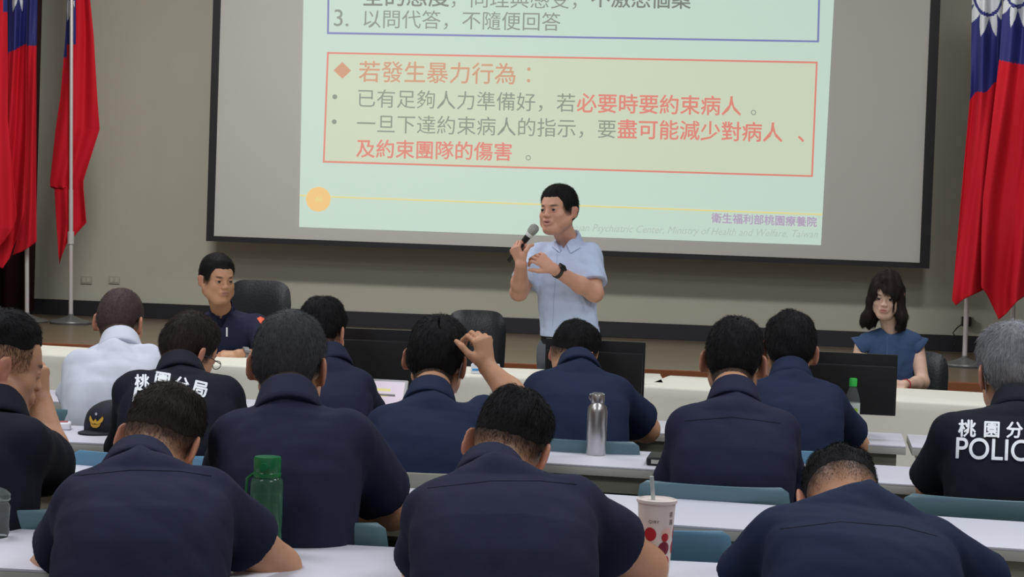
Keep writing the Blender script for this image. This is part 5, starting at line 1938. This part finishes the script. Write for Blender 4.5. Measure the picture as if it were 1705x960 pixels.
# flared cap sleeves of the denim top
for k in 'LR':
    S_ = p11['S'][k]; out = (S_ - p11['N']); out.z = 0; out.normalize()
    fw = p11['fwd']
    bm = bmesh.new(); rows = []
    for i in range(7):
        f = i / 6
        row = []
        for j in range(25):
            a = math.radians(-115 + 230 * j / 24)
            rad = fw * math.sin(a) * (.062 + .012 * f) + Z * math.cos(a) * (.050 + .006 * f)
            row.append(bm.verts.new(S_ - out * .045 + rad * (1 + .0 * f) + out * (.105 * f * (.35 + .65 * math.cos(a * .75))) - Z * (.016 * f * f + .004)))
        rows.append(row)
    for i in range(6):
        for j in range(24): bm.faces.new((rows[i][j], rows[i][j + 1], rows[i + 1][j + 1], rows[i + 1][j]))
    o = bm_obj('cap_sleeve', bm, MATS['denim'], p11['shirt'], world=True)
    md = o.modifiers.new('s', 'SOLIDIFY'); md.thickness = .004


def band(pr, k, t, r, w, m, name, tilt=None):
    """ring round the forearm at fraction t from elbow to wrist"""
    a, b = pr['E'][k], pr['Wr'][k]
    c = a + (b - a) * t; d = (b - a).normalized()
    q = d.to_track_quat('Z', 'Y').to_matrix()
    bm = bmesh.new()
    tb = bmesh.new(); lathe(tb, [(r, -w / 2), (r + .003, -w / 2), (r + .003, w / 2), (r, w / 2), (r, -w / 2)], seg=36, cap=False)
    bmesh.ops.transform(tb, matrix=Matrix.Translation(c) @ q.to_4x4(), verts=tb.verts)
    join(bm, tb)
    return c, d, bm


def wrist_thing(pr, k, t, r, w, label, name, cat, m, face=None, mface=None, toward=V((0, -1, 0))):
    c, d, bm = band(pr, k, t, r, w, m, name)
    root = thing(name, label, cat, c)
    bm_obj('strap', bm, m, root, world=True)
    if face:
        n = (toward - d * d.dot(toward)).normalized()
        Rm = Matrix((d.cross(n), d, n)).transposed()
        bm = bmesh.new()
        box(bm, c + n * (r + .006), (face[0], face[1], .010), .003, Rm, 3)
        bm_obj('watch_case', bm, m_shellb if mface is m_scr_dark else m_met, root, world=True)
        bm = bmesh.new()
        box(bm, c + n * (r + .0115), (face[0] * .8, face[1] * .8, .001), 0, Rm)
        bm_obj('dial', bm, mface, root, world=True)
    return root


m_scr_dark = mat('watch_screen', lin((18, 18, 24)), .1)
m_dial = mat('watch_dial', lin((150, 150, 150)), .2)
m_strap = mat('watch_strap', lin((58, 46, 44)), .6)
wrist_thing(p12, 'L', .90, .031, .020, 'dark smart watch on the wrist of the standing speaker', 'smart_watch', 'watch', m_strap, (.034, .040), m_scr_dark, V((.2, -.6, .8)))
wrist_thing(p2, 'L', .86, .031, .018, 'steel wristwatch on the seated man in navy police shirt', 'wristwatch', 'watch', m_met, (.036, .036), m_dial, V((0, -.8, .7)))
wrist_thing(p11, 'L', .93, .024, .006, 'thin red band on the wrist of the woman in denim', 'wrist_band', 'wrist band', mat('red_band', lin((206, 50, 70)), .5))

# microphone in the speaker's fist
w_ = p12['Wr']['R']; hd_ = V((-.42, .05, .9)).normalized(); bk_ = V((-.65, -.72, -.1)); bk_ = (bk_ - hd_ * bk_.dot(hd_)).normalized()
g = w_ + hd_ * .082 - bk_ * .026
m_mic = mat('microphone_body', lin((30, 30, 34)), .4)
m_grille = mat('microphone_grille', lin((170, 172, 168)), .35, metal=.7, bump=.6, bscale=400)
m_ring = mat('microphone_ring', lin((226, 228, 230)), .3)
mic = thing('microphone', 'black microphone with silver grille held in front of the speaker’s mouth', 'microphone', g)
qm = mic_ax.to_track_quat('Z', 'Y').to_matrix().to_4x4()
for nm, prof, mm in (('grip', [(.010, -.085), (.0125, -.08), (.013, -.02), (.016, .06), (.0165, .078)], m_mic), ('ring', [(.0172, .078), (.0185, .080), (.0205, .094), (.0200, .096)], m_ring), ('grille', [(.0195, .096), (.024, .108), (.0255, .122), (.0235, .137), (.015, .147), (.001, .150)], m_grille)):
    bm = bmesh.new(); lathe(bm, prof, seg=28)
    bmesh.ops.transform(bm, matrix=Matrix.Translation(g) @ qm, verts=bm.verts)
    bm_obj(nm, bm, mm, mic, world=True)

# belt of the speaker
P = p12['P']
bm = bmesh.new(); N_ = 48; rows = []
fwv, rtv = p12['fwd'], p12['right']
for z, e in ((-.018, 0), (-.018, .004), (.018, .004), (.018, 0)):
    rows.append([bm.verts.new(P + rtv * math.cos(a * 2 * PI / N_) * (.158 * .98 + e) + fwv * math.sin(a * 2 * PI / N_) * (.118 + e) + Z * (z - .018)) for a in range(N_)])
for i in range(3):
    for k in range(N_): bm.faces.new((rows[i][k], rows[i][(k + 1) % N_], rows[i + 1][(k + 1) % N_], rows[i + 1][k]))
belt = bm_obj('belt', bm, m_leather, p12['root'], world=True)
bm = bmesh.new(); box(bm, P + fwv * .126 - Z * .018, (.045, .006, .034), .003, Matrix.Rotation(math.atan2(fwv.x, -fwv.y) * 1, 3, 'Z'))
bm_obj('buckle', bm, m_met, belt, world=True)

# badges, pen, lettering, seams on the shirts
patch(p2, [(424, 516), (431, 513), (437, 516), (440, 530), (441, 545), (435, 540), (428, 530)], mat('badge_orange', lin((232, 96, 58)), .6), 'shoulder_badge')
patch(p2, [(376.5, 545), (379, 545), (379, 560), (376.5, 560)], m_white_print, 'pocket_pen')
patch(p12, [(917, 396), (924, 393), (937, 408), (932, 420), (919, 410)], p12['shirt'].data.materials[0], 'collar_flap', .008)
patch(p12, [(963, 388), (974, 396), (966, 412), (950, 421), (944, 408), (952, 400)], p12['shirt'].data.materials[0], 'collar_flap', .008)
m_seam = mat('shirt_seam', lin((20, 22, 36)), .9)


def seam(pr, pts, name='seam', w=1.6, m=None):
    bm = bmesh.new()
    prev = None
    pts2 = []
    for a, b in zip(pts[:-1], pts[1:]):
        for i in range(8): pts2.append((a[0] + (b[0] - a[0]) * i / 8, a[1] + (b[1] - a[1]) * i / 8))
    pts2.append(pts[-1])
    P3 = []
    for px, py in pts2:
        r = ray(px, py).normalized()
        loc, nrm, i, dist = pr['bvh'].ray_cast(CAM, r, 20)
        if loc is not None: P3.append(loc - r * .0008)
    if len(P3) > 3:
        tube(bm, P3, w * .0005, 5)
        bm_obj(name, bm, m or m_seam, pr['shirt'], world=True)
    else:
        bm.free()


seam(p14, [(120, 792), (220, 782), (300, 784), (352, 792)], 'yoke_seam')
seam(p15, [(712, 812), (820, 800), (900, 800), (960, 806)], 'yoke_seam')
seam(p16, [(1300, 880), (1400, 868), (1500, 876), (1560, 892)], 'yoke_seam')
seam(p8, [(1140, 700), (1220, 694), (1300, 704)], 'yoke_seam')
seam(p11, [(1478, 558), (1477, 590), (1476, 630)], 'front_placket', 2.0, mat('denim_seam', lin((104, 126, 158)), .8))
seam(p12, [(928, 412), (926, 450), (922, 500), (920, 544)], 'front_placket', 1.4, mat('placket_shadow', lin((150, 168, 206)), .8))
for ch, xa, xb, yb in (('桃', 1595, 1625, 723.5), ('園', 1638, 1664, 724.5), ('分', 1675, 1703, 725.5), ('局', 1716, 1742, 727)):
    back_text(p10, ch, xa, yb, xb, yb + 1, m_white_print, .028)
back_text(p10, 'POLICE', 1591, 762, 1734, 768, m_white_print, .010, hs=1.12)
for ch, xa, xb, ya, yb in (('桃', 224, 249, 644, 644), ('園', 256, 281, 640, 644), ('分', 288, 313, 646, 651), ('局', 317, 343, 653, 659)):
    back_text(p3, ch, xa, ya, xb, yb, m_white_print, .03)
back_text(p3, 'POLICE', 220, 668, 334, 690, m_white_print, .018)

# mask loops
m_mask = mat('mask_white', lin((222, 226, 232)), .7)


def mask(pr, label, x=1):
    H = pr['H']
    root = thing('face_mask', label, 'face mask', H.P(0, .08, -.05), 0)
    bm = bmesh.new(); rows = []
    for i in range(9):
        v = i / 8
        row = []
        for j in range(17):
            a = (-1 + 2 * j / 16) * 1.15
            rx, ry = .066 - .012 * v, .078 - .006 * v
            row.append(bm.verts.new(H.P(rx * math.sin(a) * 1.05, .02 + ry * math.cos(a) * (1.03 + .02 * math.sin(v * 3)), -.012 - .092 * v + .018 * abs(a) * (v - .4))))
        rows.append(row)
    for i in range(8):
        for j in range(16): bm.faces.new((rows[i][j], rows[i][j + 1], rows[i + 1][j + 1], rows[i + 1][j]))
    o = bm_obj('mask_cloth', bm, m_mask, root, world=True)
    md = o.modifiers.new('s', 'SOLIDIFY'); md.thickness = .003
    for q in (-1, 1):
        bm = bmesh.new()
        tube(bm, [H.P(q * .063, .048, -.02), H.P(q * .080, .012, .006), H.P(q * .088, -.022, .022), H.P(q * .086, -.032, -.006), H.P(q * .078, -.012, -.036), H.P(q * .060, .045, -.085)], .0013, 6)
        bm_obj('ear_loop', bm, m_mask, root, world=True)


mask(p10, 'white face mask on the grey haired man with POLICE on his back')
mask(p6, 'white face mask under the ear of the man scratching his head')
# glasses of the man in the printed vest
H = p3['H']
m_gl = mat('glasses_frame', lin((24, 24, 28)), .3)
root = thing('eyeglasses', 'black framed glasses on the man in the printed dark vest', 'glasses', H.P(0, .1, 0))
for q in (-1, 1):
    bm = bmesh.new()
    tube(bm, [H.P(q * (.033 + .021 * math.cos(a * PI / 8)), .105, .002 + .015 * math.sin(a * PI / 8)) for a in range(17)], .0014, 6)
    bm_obj('rim', bm, m_gl, root, world=True)
    bm = bmesh.new(); tube(bm, [H.P(q * .055, .103, .008), H.P(q * .078, .04, .010), H.P(q * .082, -.012, .008), H.P(q * .084, -.03, -.012)], .0015, 6)
    bm_obj('temple', bm, m_gl, root, world=True)
bm = bmesh.new(); tube(bm, [H.P(-.012, .106, .006), H.P(.012, .106, .006)], .0014, 6); bm_obj('bridge', bm, m_gl, root, world=True)
# ------------------------------------------------------------------ END OF PEOPLE
